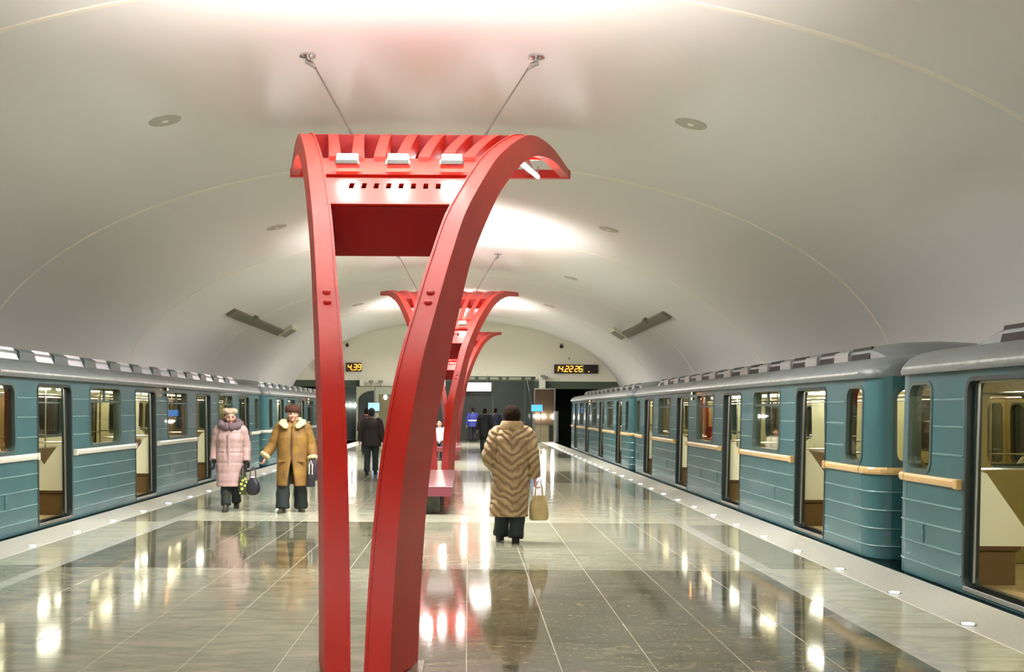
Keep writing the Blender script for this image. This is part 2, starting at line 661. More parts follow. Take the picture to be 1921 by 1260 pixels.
# round lights set in the edge strip
led = MB().tube([(0, 0, -.01), (0, 0, .006)], .062, 20).mesh('rim', 'steel', True)
leds = MB().tube([(0, 0, .004), (0, 0, .011), (0, 0, .014)], [.045, .045, .02], 18).mesh('lens', 'ledlamp', True)
for sx, x in ((1, 3.86), (-1, -5.10)):
    for i in range(27):
        y = 8.62 + 1.49 * i - (0 if sx > 0 else -.05)
        t = thing('floor_light', 'small round light in the %s platform edge, beside the %s train' % (('right', 'right-hand') if sx > 0 else ('left', 'left-hand')),
                  'floor light', (x, y, .002), 0, 'floor lights along the %s edge' % ('right' if sx > 0 else 'left'))
        inst('rim', led, t)
        inst('lens', leds, t)


# ------------------------------------------------------------------ red pylons
CURVE = [(0.12, 0.0), (.20, .5), (.32, .93), (.49, 1.331), (.85, 1.862), (1.40, 2.365), (1.874, 2.757), (2.431, 3.168), (3.375, 3.66), (4.2, 4.032), (5.55, 4.51), (6.5, 4.79), (7.6, 5.02), (9.2, 5.26), (11.7, 5.49)]


def catmull(P, n=8):
    out = []
    for i in range(len(P) - 1):
        p0 = Vector(P[max(i - 1, 0)]); p1 = Vector(P[i]); p2 = Vector(P[i + 1]); p3 = Vector(P[min(i + 2, len(P) - 1)])
        d = (p2 - p1).length
        m1 = (p2 - p0) / max((p2 - p0).length, 1e-6) * d
        m2 = (p3 - p1) / max((p3 - p1).length, 1e-6) * d
        for k in range(n):
            t = k / n
            out.append((2 * t**3 - 3 * t**2 + 1) * p1 + (t**3 - 2 * t**2 + t) * m1 + (-2 * t**3 + 3 * t**2) * p2 + (t**3 - t**2) * m2)
    out.append(Vector(P[-1]))
    return out


CP = catmull([(a, b) for a, b in CURVE], 7)
for _p in CP:
    _p.x = max(_p.x, 0)


def lerp_tab(x, tab):
    for (a, b), (c, d) in zip(tab, tab[1:]):
        if x <= c:
            t = (x - a) / (c - a)
            return b + (d - b) * max(0, min(1, t))
    return tab[-1][1]


def cat_y(y):
    """curve point and back-normal at run y (y monotone past .05)"""
    for i in range(len(CP) - 1):
        if CP[i + 1].x >= y and CP[i + 1].x > CP[i].x:
            t = (y - CP[i].x) / (CP[i + 1].x - CP[i].x)
            p = CP[i].lerp(CP[i + 1], t)
            d = (CP[i + 1] - CP[i]).normalized()
            return p, Vector((d.y, -d.x))
    d = (CP[-1] - CP[-2]).normalized()
    return CP[-1], Vector((d.y, -d.x))


XP = -0.632 - XC
LW0, LK = .028, .178
DT = [(0, .74), (.3, .72), (.7, .66), (1.7, .52), (2.6, .42), (4, .34), (6, .27), (9, .17), (11.8, .11)]


def sweep(m, y0, y1, fx0, fx1, depth, off=0.0, full=False):
    """box section following the curve; fx0/fx1(y) give its sides"""
    rings = []
    ids = [i for i in range(len(CP)) if (full or y0 - 1e-6 <= CP[i].x) and CP[i].x <= y1 + 1e-6]
    pts = [CP[i] for i in ids] if full else [cat_y(y0)[0]] + [CP[i] for i in ids if y0 + .01 < CP[i].x < y1 - .01] + [cat_y(y1)[0]]
    for i, p in enumerate(pts):
        a = pts[max(i - 1, 0)]
        b = pts[min(i + 1, len(pts) - 1)]
        d = (b - a).normalized()
        n = Vector((d.y, -d.x))
        D = depth(p.x) if callable(depth) else depth
        f = p + n * off
        q = p + n * (off + D)
        if full and i == 0:
            f = Vector((p.x + off, 0)); q = Vector((p.x + off + D, 0))
        rings.append([(fx0(f.x), f.x, f.y), (fx1(f.x), f.x, f.y), (fx1(q.x), q.x, q.y), (fx0(q.x), q.x, q.y)])
    return m.loft(rings, True)


def make_pylon():
    root = thing('red_pylon', '', 'pylon')
    dep = lambda y: lerp_tab(y, DT)
    for s in (-1, 1):
        m = MB()
        a, b = (lambda y: XP + s * (LW0 + LK * y)), (lambda y: XP + s * (LW0 + LK * y + .138))
        sweep(m, 0, 11.7, a, b, dep, 0, True)
        leg = m.obj('leg', 'red', root, smooth=True)
        m = MB()
        a2, b2 = (lambda y: XP + s * (LW0 + LK * y - .012)), (lambda y: XP + s * (LW0 + LK * y + .006))
        sweep(m, 0, 11.5, a2, b2, .05, -.012, True)
        m.obj('edge_lip', 'red', leg, smooth=True)
        for yb in (1.41, 1.50):          # the two domed bolts
            p, n = cat_y(yb)
            c = Vector((XP + s * (LW0 + LK * yb + .07), p.x, p.y))
            nn = Vector((0, -n.x, -n.y))
            MB().ball((0, 0, 0), (.03, .03, .016), 14, 8).obj('bolt_head', 'red', leg, smooth='all').matrix_local = \
                Matrix.Translation(c) @ nn.to_track_quat('Z', 'Y').to_matrix().to_4x4()
        # base plate
        m = MB()
        xa, xb = XP + s * (LW0 - .04), XP + s * (LW0 + LK * .78 + .145 + .05)
        m.bevbox(min(xa, xb), max(xa, xb), .10, .90, .0, .012, .003)
        m.obj('base_plate', 'gran_mid', leg)
    # ribs of the canopy
    for j in range(7):
        f = (j - 3) / 4
        m = MB()
        sweep(m, 4.1, 11.6, lambda y: XP + f * (LW0 + LK * y + .07) - .055, lambda y: XP + f * (LW0 + LK * y + .07) + .055,
              lambda y: .6 * dep(y) + .02)
        m.obj('rib', 'red', root, smooth=True)
    inn = lambda y: LW0 + LK * y + .01
    # front panel with square holes
    pa, _ = cat_y(2.63)
    pb, _ = cat_y(3.36)
    d = (pb - pa)
    L = d.length
    nf = Vector((d.y, -d.x)).normalized()

    def fm(p):
        q = pa + d * (p[1] / L) + nf * .015
        return (XP + p[0], q.x, q.y)
    m = MB()
    holes = []
    for i in range(8):
        u = (i - 3.5) * .105
        holes.append(rect(u - .021, u + .021, L * .60, L * .60 + .16))
    m.plate([(-inn(2.63), 0), (inn(2.63), 0), (inn(3.36), L), (-inn(3.36), L)], holes, fm, (0, nf.x * .03, nf.y * .03))
    panel = m.obj('front_panel', 'red', root)
    m = MB()
    m.plate([(-.6, L * .5), (.6, L * .5), (.6, L * .85), (-.6, L * .85)], [], lambda p: tuple(Vector(fm(p)) + Vector((0, nf.x * .06, nf.y * .06))), (0, .01, 0))
    m.obj('hole_shade_sheet', 'hole', panel)  # near-black sheet put in for the shade inside the holes
    m = MB()
    sweep(m, 2.61, 2.66, lambda y: XP - inn(y), lambda y: XP + inn(y), .02, -.005)
    m.obj('bottom_lip', 'red', panel)
    # box behind panel: underside plate and back plate
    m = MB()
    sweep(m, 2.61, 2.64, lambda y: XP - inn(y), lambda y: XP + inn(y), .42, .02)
    m.obj('underside_plate', 'redshade', root)
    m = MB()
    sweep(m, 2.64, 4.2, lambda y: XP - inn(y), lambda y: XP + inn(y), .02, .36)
    m.obj('back_plate', 'redshade', root)
    m = MB()
    sweep(m, 3.36, 3.42, lambda y: XP - inn(y), lambda y: XP + inn(y), .02, .05)
    m.obj('shadow_gap', 'groove', root)
    # beam that carries the floodlights
    m = MB()
    sweep(m, 3.42, 3.5, lambda y: XP - inn(y), lambda y: XP + inn(y), .2, .0)
    sweep(m, 3.5, 4.2, lambda y: XP - inn(y), lambda y: XP + inn(y), .05, .035)
    m.obj('lamp_beam', 'red', root)
    for u in (-.446, 0.003, .476):
        p, n = cat_y(3.58)
        fl = MB().bevbox(-.105, .105, -.11, .05, -.03, .02, .008).obj('floodlight', 'steel', root)
        fl.location = (XP + u, p.x, p.y + .05)
        lens = MB().loft([[(-.09, -.10, .018), (.09, -.10, .018), (.09, .045, .018), (-.09, .045, .018)],
                          [(-.085, -.085, .07), (.085, -.085, .07), (.085, .03, .09), (-.085, .03, .09)]]).obj('lens', 'lamp', fl)
        area('floodlight_light', (0, -.03, .12), .2, UP_W, (PI - .15, 0, 0), (1, .96, .91), fl, .12).data.spread = 2.4
    # cross beams
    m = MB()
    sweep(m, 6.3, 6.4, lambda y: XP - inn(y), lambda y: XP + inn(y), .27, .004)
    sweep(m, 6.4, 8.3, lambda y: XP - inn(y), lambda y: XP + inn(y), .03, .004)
    m.obj('cross_beam', 'redshade', root)
    m = MB()
    e = lambda y: LW0 + LK * y + .15
    sweep(m, 11.52, 11.7, lambda y: XP - e(y), lambda y: XP + e(y), .13, .0)
    m.obj('end_beam', 'red', root)
    m = MB()
    sweep(m, 8.6, 8.72, lambda y: XP - inn(y), lambda y: XP + inn(y), .1, .1)
    m.obj('cross_beam', 'red', root)
    # tubes under the canopy
    for x0, x1 in ((1.27, 1.66), (-1.27, -1.66), (.42, .5), (-.42, -.5)):
        ya, yb = (7.65, 10.5) if abs(x0) > 1 else (7.8, 9.0)
        pa_, na = cat_y(ya)
        pb_, nb = cat_y(yb)
        A = Vector((XP + x0, ya, pa_.y - .30))
        B = Vector((XP + x1, yb, pb_.y - .24))
        t = MB().tube([A, B], .03, 10).obj('tube_lamp', 'tube', root, smooth=True)
        area('tube_light', ((A.x + B.x) / 2, (A.y + B.y) / 2, A.z - .04), .08, TUBE_W, (0, 0, 0), (1, 1, .95), t, abs(B.y - A.y))
        MB().tube([A + Vector((0, -.05, .045)), B + Vector((0, .05, .045))], .026, 6).obj('lamp_holder', 'steel', t)
        for q, r_ in ((A, pa_.y), (B, pb_.y)):
            MB().tube([q + Vector((0, 0, .03)), Vector((q.x, q.y, r_ - .08))], .008, 6).obj('hanger', 'steel', t)
    # suspension rods to the vault
    for s in (-1, 1):
        top = Vector((XP + s * 1.5, 8.35, vz(XC + XP + s * 1.5)))
        bot = Vector((XP + s * .79, 7.45, cat_y(7.45)[0].y - .02))
        d_ = (bot - top).normalized()
        rod = MB().tube([top + d_ * .2, bot], .011, 8).obj('suspension_rod', 'steel', root, smooth=True)
        MB().tube([top + Vector((0, 0, .0)), top + Vector((0, 0, -.03)), top + Vector((0, 0, -.04))], [.11, .11, .06], 20).obj('ceiling_plate', 'chrome', rod, smooth=True)
        MB().tube([top + Vector((0, 0, -.02)), top + Vector((0, 0, -.10)), top + d_ * .16 + Vector((0, 0, -.03)), top + d_ * .3], [.035, .04, .035, .016], 12).obj('fork_end', 'chrome', rod, smooth=True)
        MB().tube([bot - d_ * .18, bot], [.014, .024], 10).obj('turnbuckle', 'steel', rod, smooth=True)
    return root


SP = 18.6
pyl = make_pylon()
PL = ['tall red forked pylon with arched ribbed canopy, nearest and largest, in front',
      'middle red forked pylon with flared canopy, seen between the legs of the nearest one',
      'farthest and smallest red forked pylon, just before the end wall']
for i in range(3):
    o = pyl if i == 0 else copy_tree(pyl)
    o.location = (XC, 6.35 + SP * i, 0)
    o['label'] = PL[i]
    o['group'] = 'red pylons down the middle of the platform'

# benches
def bench(y, label):
    t = thing('bench', label, 'bench', (XC, y, 0), 0, 'stone benches between the pylons')
    MB().bevbox(-.39, .39, 0, 4.8, .435, .45, .006).obj('seat_top', 'bench_top', t)
    MB().bevbox(-.385, .385, .005, 4.795, .29, .434, .006).obj('seat_edge', 'bench_side', t)
    for yy in (.35, 4.05):
        MB().bevbox(-.17, .17, yy, yy + .4, 0, .29, .01).obj('leg', 'bench_post', t)
bench(17.3, 'nearest dull pink slab bench, behind the right leg of the nearest pylon')
bench(35.9, 'farther dull red slab bench, beside the middle pylon, with a person sitting on it')


# ------------------------------------------------------------------ subway cars
HB = 8.60            # flat half length
HE = 8.95            # half length over ends
CWD = 2.7            # body width
ZT = 2.04
DOORS = [-6.62, -2.21, 2.21, 6.62]
DW = .63


def lean(z):
    return .010 * max(z, 0) + (.010 * max(z - 1.0, 0))


BIGW = [(-4.415, .76), (0, .76), (4.415, .76)]
ENDW = [(-8.3, .28), (8.3, .28)]


def make_car():
    root = thing('subway_car', '', 'subway car')
    ROOT = root
    holes = [rrect(d - DW, d + DW, .06, 1.93, .10) for d in DOORS]
    wz = (1.06, 1.955)
    wholes = [rrect(c - w, c + w, wz[0], wz[1], .12) for c, w in BIGW] + [rrect(c - w, c + w, wz[0] - .01, 1.93, .13) for c, w in ENDW]
    # platform side
    m = MB().plate(rect(-HB, HB, 0, ZT), holes + wholes, lambda p: (lean(p[1]), p[0], p[1]), (.03, 0, 0))
    m.obj('side_panel', 'teal', root)
    m = MB().plate(rect(-HB, HB, .0, 2.02), holes + wholes, lambda p: (lean(p[1]) + .10, p[0], p[1]), (.02, 0, 0))
    m.obj('inner_wall', 'cream', root)
    fh = [rrect(d - DW, d + DW, .06, 1.93, .10) for d in DOORS]
    m = MB().plate(rect(-HB, HB, 0, ZT), fh + wholes, lambda p: (CWD - lean(p[1]), p[0], p[1]), (-.03, 0, 0))
    m.obj('side_panel', 'teal', root)
    m = MB().plate(rect(-HB, HB, .0, 2.02), fh + wholes, lambda p: (CWD - .12 - lean(p[1]), p[0], p[1]), (.02, 0, 0))
    m.obj('inner_wall', 'cream', root)
    # rounded ends
    CR = .22
    ex0, ex1 = CR, CWD - CR
    for s in (-1, 1):
        m = MB()
        eh = [rrect(.26, .76, 1.06, 1.90, .13), rrect(CWD - .76, CWD - .26, 1.06, 1.90, .13), rrect(.95, 1.75, 1.06, 1.84, .12)]
        m.plate(rect(ex0, ex1, 0, ZT), eh, lambda p: (p[0], s * HE, p[1]), (0, -s * .03, 0))
        for cx, sg in ((ex0, -1), (ex1, 1)):
            strip = []
            for z in (0, 1.0, ZT):
                row = []
                for i in range(7):
                    a = PI / 2 * i / 6
                    rr = CR - lean(z)
                    row.append((cx + sg * math.sin(a) * rr, s * (HB + (HE - HB) * math.cos(a)), z))
                strip.append(row)
            m.loft(strip, False, False)
        e = m.obj('end_panel', 'teal', root, smooth=True)
        m = MB()
        for h in eh:
            us = [p[0] for p in h]; vs = [p[1] for p in h]
            m.plate(rrect(min(us) - .02, max(us) + .02, min(vs) - .02, max(vs) + .02, .13), [rrect(min(us) + .012, max(us) - .012, min(vs) + .012, max(vs) - .012, .11)],
                    lambda p: (p[0], s * (HE + .008), p[1]), (0, -s * .06, 0))
        fr = m.obj('end_window', 'winframe', e)
        m = MB()
        for h in eh:
            m.plate(h, [], lambda p: (p[0], s * (HE - .02), p[1]), (0, -s * .006, 0))
        m.obj('end_pane', 'pane', e)
        iw = MB().plate(rect(.1, CWD - .1, .06, 2.0), eh, lambda p: (p[0], s * (HE - .10), p[1]), (0, s * .02, 0)).obj('inner_end_wall', 'khaki', e)
        # step brackets on the end
        for zz in (.12, .62):
            MB().bevbox(.9, .98, min(s * HE, s * (HE + .07)), max(s * HE, s * (HE + .07)), zz, zz + .17, .01).obj('end_bracket', 'rubber', e)

    def plan(off, z):
        """outline of the car body at an outward offset"""
        pts = []
        for cx, cy, a0 in ((ex1, HB - .0, 0), (ex0, HB, 90), (ex0, -HB, 180), (ex1, -HB, 270)):
            for i in range(7):
                a = math.radians(a0 + 90 * i / 6)
                ca, sa = math.cos(a), math.sin(a)
                pts.append((cx + ca * (CR + off - lean(z)), cy + sa * (.35 + off), z))
        return pts
    MB().loft([plan(-.03, .0), plan(-.03, -.32), plan(-.10, -.36)], True).obj('skirt', 'tealdark', root, smooth=True)
    MB().box(.4, CWD - .4, -7.6, 7.6, -1.0, -.36).box(.15, CWD - .15, -7.2, -5.0, -1.15, -.5).box(.15, CWD - .15, 5.0, 7.2, -1.15, -.5).obj('underframe', 'rubber', root)
    # roof shell
    prof = [(-.012, 2.02), (-.02, 2.06), (-.005, 2.11), (.05, 2.18), (.16, 2.235), (.34, 2.275), (.75, 2.30), (CWD / 2, 2.32)]
    prof = prof + [(CWD - a, b) for a, b in prof[-2::-1]]
    rings = []
    for i, (yy, ins, dz) in enumerate([(-HE, .30, -.10), (-HE + .03, .17, -.05), (-HE + .12, .07, -.02), (-HB, .0, 0), (HB, 0, 0), (HE - .12, .07, -.02), (HE - .03, .17, -.05), (HE, .30, -.10)]):
        ring = []
        for a, b in prof:
            fx = (a - CWD / 2) / (CWD / 2)
            ring.append((CWD / 2 + fx * (CWD / 2 + .02 - ins), yy, 2.02 + (b - 2.02) * (1 + dz * 4)))
        rings.append(ring)
    MB().loft(rings, True).obj('roof', 'roof', root, smooth=True)
    # raised roof with vents
    cp = [(.46, 2.25), (.48, 2.40), (.56, 2.455), (.9, 2.50), (CWD / 2, 2.52)]
    cp = cp + [(CWD - a, b) for a, b in cp[-2::-1]]
    rings = []
    for yy, k in ((-8.25, .0), (-8.05, .35), (-7.75, .8), (-7.5, 1), (7.5, 1), (7.75, .8), (8.05, .35), (8.25, 0)):
        rings.append([(a, yy, 2.25 + (b - 2.25) * k) for a, b in cp])
    rf = MB().loft(rings, True).obj('raised_roof', 'roof', root, smooth=True)
    for i in range(12):
        yc = (i - 5.5) * 1.31
        # hood left and right of a vent opening
        MB().plate([(yc - .36, 2.285), (yc + .30, 2.285), (yc + .36, 2.45), (yc - .30, 2.45)], [], lambda p: (.44 + (p[1] - 2.28) * .4, p[0], p[1]), (.03, 0, 0)).obj('roof_vent', 'ventshade', root)
        if i < 11:
            MB().loft([[(.44, y, 2.27), (.445, y, 2.40), (.47, y, 2.425), (.55, y, 2.43), (.55, y, 2.27)] for y in (yc + .38, yc + .93)]).obj('vent_hood', 'hood', root)
    # gutter
    MB().tube([(-.015, -HB, 2.075), (-.015, HB, 2.075)], .028, 8).tube([(CWD + .015, -HB, 2.075), (CWD + .015, HB, 2.075)], .028, 8).obj('gutter', 'gutter', root, smooth=True)
    # horizontal ribs
    segs_low = []
    edges = [-HB] + [v for d in DOORS for v in (d - DW - .05, d + DW + .05)] + [HB]
    segs_low = list(zip(edges[::2], edges[1::2]))
    cuts = []
    for d in DOORS:
        cuts.append((d - DW - .05, d + DW + .05))
    for c, w in BIGW + ENDW:
        cuts.append((c - w - .05, c + w + .05))
    cuts.sort()
    e = [-HB] + [v for c in cuts for v in c] + [HB]
    segs_up = [(a, b) for a, b in zip(e[::2], e[1::2]) if b - a > .08]
    for z, segs in [(z, segs_low) for z in (.14, .335, .54, .745)] + [(z, segs_up) for z in (1.235, 1.50, 1.755)]:
        for k_, (a, b) in enumerate(segs):
            m = MB()
            x = lean(z)
            m.loft([[(x + .002, a, z - .012), (x - .010, a, z - .004), (x - .010, a, z + .006), (x + .002, a, z + .012)],
                    [(x + .002, b, z - .012), (x - .010, b, z - .004), (x - .010, b, z + .006), (x + .002, b, z + .012)]])
            m.obj('side_rib', 'rib', root)
        if z < 1:
            for s in (-1, 1):
                pts = []
                for i in range(7):
                    a = PI / 2 * i / 6
                    rr = CR - lean(z) + .004
                    pts.append((ex0 - math.sin(PI / 2 - a) * rr, s * (HB + (.35 + .004) * math.sin(a)), z))
                pts.append((CWD - .5, s * (HE + .004), z))
                MB().tube(pts, .009, 6).obj('end_rib', 'rib', root)
    # belt rail between the doors
    for j, (a, b) in enumerate(segs_low):
        m = MB()
        x = lean(.98)
        sec = lambda y, o=0: [(x + .01, y, .935), (x - .03 - o, y, .94), (x - .042 - o, y, .965), (x - .042 - o, y, .995), (x - .03 - o, y, 1.017), (x + .01, y, 1.02)]
        m.loft([sec(a + .02), sec(b - .02)])
        if j in (0, 4):
            s = -1 if j == 0 else 1
            y_ = a + .02 if j == 0 else b - .02
            rings = []
            for i in range(7):
                an = PI / 2 * i / 6
                ca, sa = math.cos(an), math.sin(an)
                rings.append([(ex0 - ca * (CR - .01 + o), s * (HB + sa * (.35 + o)), z) for o, z in ((-.01, .935), (.03, .94), (.042, .965), (.042, .995), (.03, 1.017), (-.01, 1.02))])
            rings.append([(CWD - .5, s * (HE + o), z) for o, z in ((-.01, .935), (.03, .94), (.042, .965), (.042, .995), (.03, 1.017), (-.01, 1.02))])
            m.loft(rings)
        br = m.obj('belt_rail', 'belt', root)
        for q in ((a + .05), (b - .05)):
            if abs(q) < 8.4:
                MB().bevbox(x - .055, x, q - .035, q + .035, .93, 1.025, .006).obj('rail_end_cap', 'belt', br)
    # windows on both sides
    for side in (0, 1):
        X = (lambda z: lean(z)) if side == 0 else (lambda z: CWD - lean(z))
        sg = 1 if side == 0 else -1
        for (c, w), (z0, z1), big in [((c, w), wz, True) for c, w in BIGW] + [((c, w), (wz[0] - .01, 1.93), False) for c, w in ENDW]:
            m = MB().plate(rrect(c - w - .02, c + w + .02, z0 - .02, z1 + .02, .13), [rrect(c - w + .02, c + w - .02, z0 + .02, z1 - .02, .11)],
                           lambda p: (X(p[1]) - sg * .008, p[0], p[1]), (sg * .13, 0, 0))
            if big:
                m.box(*sorted((X(1.7) + sg * .01, X(1.7) + sg * .05)), c - w, c + w, 1.715, 1.745)
                m.box(*sorted((X(1.85) + sg * .01, X(1.85) + sg * .05)), c - .012, c + .012, 1.74, z1)
            fr = m.obj('window', 'winframe', root)
            MB().plate(rrect(c - w, c + w, z0, z1, .12), [], lambda p: (X(p[1]) + sg * .03, p[0], p[1]), (sg * .006, 0, 0)).obj('pane', 'pane', fr)
    # doors
    for d in DOORS:
        m = MB().plate(rrect(d - DW - .03, d + DW + .03, .03, 1.96, .12), [rrect(d - DW + .012, d + DW - .012, .07, 1.92, .09)],
                       lambda p: (lean(p[1]) - .006, p[0], p[1]), (.14, 0, 0))
        m.obj('door_frame', 'rubber', root)
        # edges of the two open leaves, parked in their pockets
        for s in (-1, 1):
            lf = MB().plate(rect(d + s * (DW - .06) if s > 0 else d - DW - .5, d + DW + .5 if s > 0 else d - DW + .06, .08, 1.92), [], lambda p: (lean(p[1]) + .05, p[0], p[1]), (.035, 0, 0)).obj('door', 'rubber', root)
            MB().tube([(.068, d + s * (DW - .065), .1), (.105, d + s * (DW - .065), 1.9)], .014, 8).obj('door_edge', 'steel', lf)
        MB().bevbox(-.01, .2, d - DW, d + DW, .02, .07, .006).obj('door_sill', 'steel', root)
        # closed doors on the far side
        for s in (-1, 1):
            ya, yb = sorted((d, d + s * (DW - .0)))
            lf = MB().plate(rect(ya + .004, yb - .004, .07, 1.92), [rrect(ya + .13, yb - .13, 1.0, 1.75, .1)], lambda p: (CWD - .07 - lean(p[1]), p[0], p[1]), (.035, 0, 0)).obj('door', 'khaki', root)
            MB().plate(rrect(ya + .13, yb - .13, 1.0, 1.75, .1), [], lambda p: (CWD - .05 - lean(p[1]), p[0], p[1]), (.006, 0, 0)).obj('door_pane', 'darkglass', lf)
            MB().plate(rrect(ya + .11, yb - .11, .98, 1.77, .11), [rrect(ya + .135, yb - .135, 1.005, 1.745, .1)], lambda p: (CWD - .078 - lean(p[1]), p[0], p[1]), (.01, 0, 0)).obj('door_seal', 'rubber', lf)
        # grab poles and rails
        for s in (-1, 1):
            yy = d + s * (DW + .05)
            for xq, xw in ((.62, .13), (CWD - .62, CWD - .13)):
                gp = MB().tube([(xq, yy, .42), (xq, yy, 1.96)], .015, 8).obj('grab_pole', 'chrome', root, smooth=True)
                MB().tube([(xw, yy, 1.12), (xq, yy, 1.12)], .013, 8).obj('grab_bar', 'chrome', gp, smooth=True)
            for near in (0, 1):
                P = [(.0, .42), (.50, .42), (.53, .46), (.52, .52), (.44, .60), (.10, 1.08), (.0, 1.12)]
                fx = (lambda u: .13 + u) if near == 0 else (lambda u: CWD - .13 - u)
                MB().plate(P, [], lambda p: (fx(p[0]), yy, p[1]), (0, s * .02, 0)).obj('seat_end_panel', 'partition', root)
    # seats
    spans = [(DOORS[i] + DW + .08, DOORS[i + 1] - DW - .08) for i in range(3)] + [(-HB + .05, DOORS[0] - DW - .08), (DOORS[3] + DW + .08, HB - .05)]
    for a, b in spans:
        for near in (0, 1):
            fx = (lambda u: .13 + u) if near == 0 else (lambda u: CWD - .13 - u)
            x0, x1 = sorted((fx(.0), fx(.44)))
            st = MB().bevbox(x0, x1, a, b, .36, .44, .02).obj('seat', 'seat', root)
            x0, x1 = sorted((fx(.0), fx(.10)))
            MB().bevbox(x0, x1, a, b, .46, .86, .02).obj('backrest', 'seat', st)
            x0, x1 = sorted((fx(.0), fx(.38)))
            MB().box(x0, x1, a, b, .06, .36).obj('seat_base', 'seat', st)
    MB().box(.1, CWD - .1, -HB - .2, HB + .2, .0, .06).obj('car_floor', 'carfloor', root)
    prof = [(.11, 1.90), (.2, 1.98), (.5, 2.01), (CWD / 2, 2.015), (CWD - .5, 2.01), (CWD - .2, 1.98), (CWD - .11, 1.90), (CWD - .11, 2.03), (.11, 2.03)]
    MB().loft([[(a, y, b) for a, b in prof] for y in (-HB - .2, HB + .2)]).obj('car_ceiling', 'cream', root)
    for xx in (.72, CWD - .72):
        MB().tube([(xx - .12 if xx < 1 else xx + .12, -HB + .2, 1.82), (xx - .12 if xx < 1 else xx + .12, HB - .2, 1.82)], .014, 8).obj('hand_rail', 'chrome', root, smooth=True)
        for i in range(12):
            y = (i - 5.5) * 1.4
            MB().bevbox(xx - .09, xx + .09, y - .35, y + .35, 1.955, 2.012, .015).obj('ceiling_lamp', 'carlamp', root)
    # orange markers at mid car
    for zz in (1.99, 1.885):
        mk = MB().bevbox(-.03, .02, .93, .99, zz - .026, zz + .026, .008).obj('marker_housing', 'rubber', root)
        MB().ball((-.028, .96, zz), (.015, .022, .022), 10, 7).obj('marker_lamp', 'orange', mk, smooth='all')
    # small perforated grille and maker plates
    m = MB().bevbox(-.004, .012, 8.14, 8.36, .35, .53, .003)
    gr = m.obj('vent_grille', 'teal', root)
    m = MB()
    for i in range(5):
        for j in range(7):
            m.box(-.008, -.002, 8.155 + i * .042, 8.18 + i * .042, .362 + j * .023, .372 + j * .023)
    m.obj('grille_louvres', 'rib', gr)
    for y in (-1.2, .2, 3.9, -5.0):
        MB().bevbox(-.002, .012, y, y + .42, .35, .53, .004).obj('access_hatch', 'teal', root)
    return root


car = make_car()
CARS = [
    (4.50, 2.90, 0, 'nearest blue-green subway car of the right-hand train, cut by the right frame edge'),
    (4.50, 21.4, 0, 'middle blue-green car of the right-hand train, with all four doors open'),
    (4.50, 40.1, 0, 'farthest blue-green car of the right-hand train, ending near the end wall'),
    (-5.76, 22.3, 1, 'nearer blue-green car of the left-hand train, cut by the left frame edge'),
    (-5.76, 3.5, 1, 'blue-green car of the left-hand train nearest the camera, beyond the left frame edge'),
    (-5.76, 41.1, 1, 'farther blue-green car of the left-hand train, behind the two walking women'),
]
vent_pale = None
for i, (x, y, flip, lab) in enumerate(CARS):
    o = car if i == 0 else copy_tree(car)
    o.location = (x, y, 0)
    o.rotation_euler = (0, 0, PI if flip else 0)
    o['label'] = lab
    o['group'] = 'cars of the %s train' % ('left-hand' if flip else 'right-hand')
    if flip:
        for ch in o.children:
            n = ch.name.split('.')[0]
            sw = {'roof_vent': 'ventglint', 'belt_rail': 'beltw', 'vent_hood': 'winframe'}.get(n)  # left vents take the painted ceiling reflection
            if sw:
                ch.material_slots[0].link = 'OBJECT'
                ch.material_slots[0].material = MT[sw]
                for g in ch.children:
                    g.material_slots[0].link = 'OBJECT'
                    g.material_slots[0].material = MT[sw]


# ------------------------------------------------------------------ things on the vault
def on_vault(u, y):
    """matrix with z pointing out of the vault towards the platform; x across, y along"""
    x = XC + u
    z = vz(x)
    n = Vector((-(x - XC) / EA**2, 0, -(z - EZ) / EB**2)).normalized()
    yv = Vector((0, 1, 0))
    xv = yv.cross(n).normalized()
    R = Matrix((xv, yv, n)).transposed().to_4x4()
    return Matrix.Translation((x, y, z)) @ R


names = ['first', 'second', 'third', 'fourth']
for i, y in enumerate((16.6, 26.3, 36.0, 45.6)):
    for s in (-1, 1):
        t = thing('ceiling_disc', 'round flush grey disc on the %s side of the vault, %s from the camera' % ('left' if s < 0 else 'right', names[i]), 'ceiling disc')
        t['group'] = 'round discs on the vault'
        t.matrix_world = on_vault(s * 3.9, y)
        MB().tube([(0, 0, -.01), (0, 0, .012), (0, 0, .016)], [.24, .24, .22], 28).obj('cover', 'disc', t, smooth=True)
        MB().tube([(0, 0, .01), (0, 0, .022)], .05, 14).obj('centre_cap', 'seam', t, smooth=True)
for s in (-1, 1):
    t = thing('vault_duct', 'long dark slanting duct with pale louvred box on the %s side of the vault' % ('left' if s < 0 else 'right'), 'duct')
    t.matrix_world = on_vault(s * 6.88, 35.2)
    MB().bevbox(-.17, .17, 0, 9.2, .0, .10, .01).obj('duct_body', 'duct', t)
    MB().bevbox(-.26 if s < 0 else .10, -.10 if s < 0 else .26, 3.0, 3.5, .0, .14, .01).obj('duct_bracket', 'duct', t)
    x0, x1 = (.2, .86) if s < 0 else (-.86, -.2)
    x0, x1 = (-.86, -.2) if s > 0 else (.2, .86)
    x0, x1 = (-.55, .17) if s < 0 else (-.17, .55)
    b = MB().bevbox(x0, x1, 9.2, 10.8, .0, .14, .01).obj('louvre_box', 'grille', t)
    m = MB()
    for j in range(6):
        m.box(x0 + .1, x1 - .1, 9.35 + j * .22, 9.44 + j * .22, .138, .15)
    m.obj('louvres', 'duct', b)


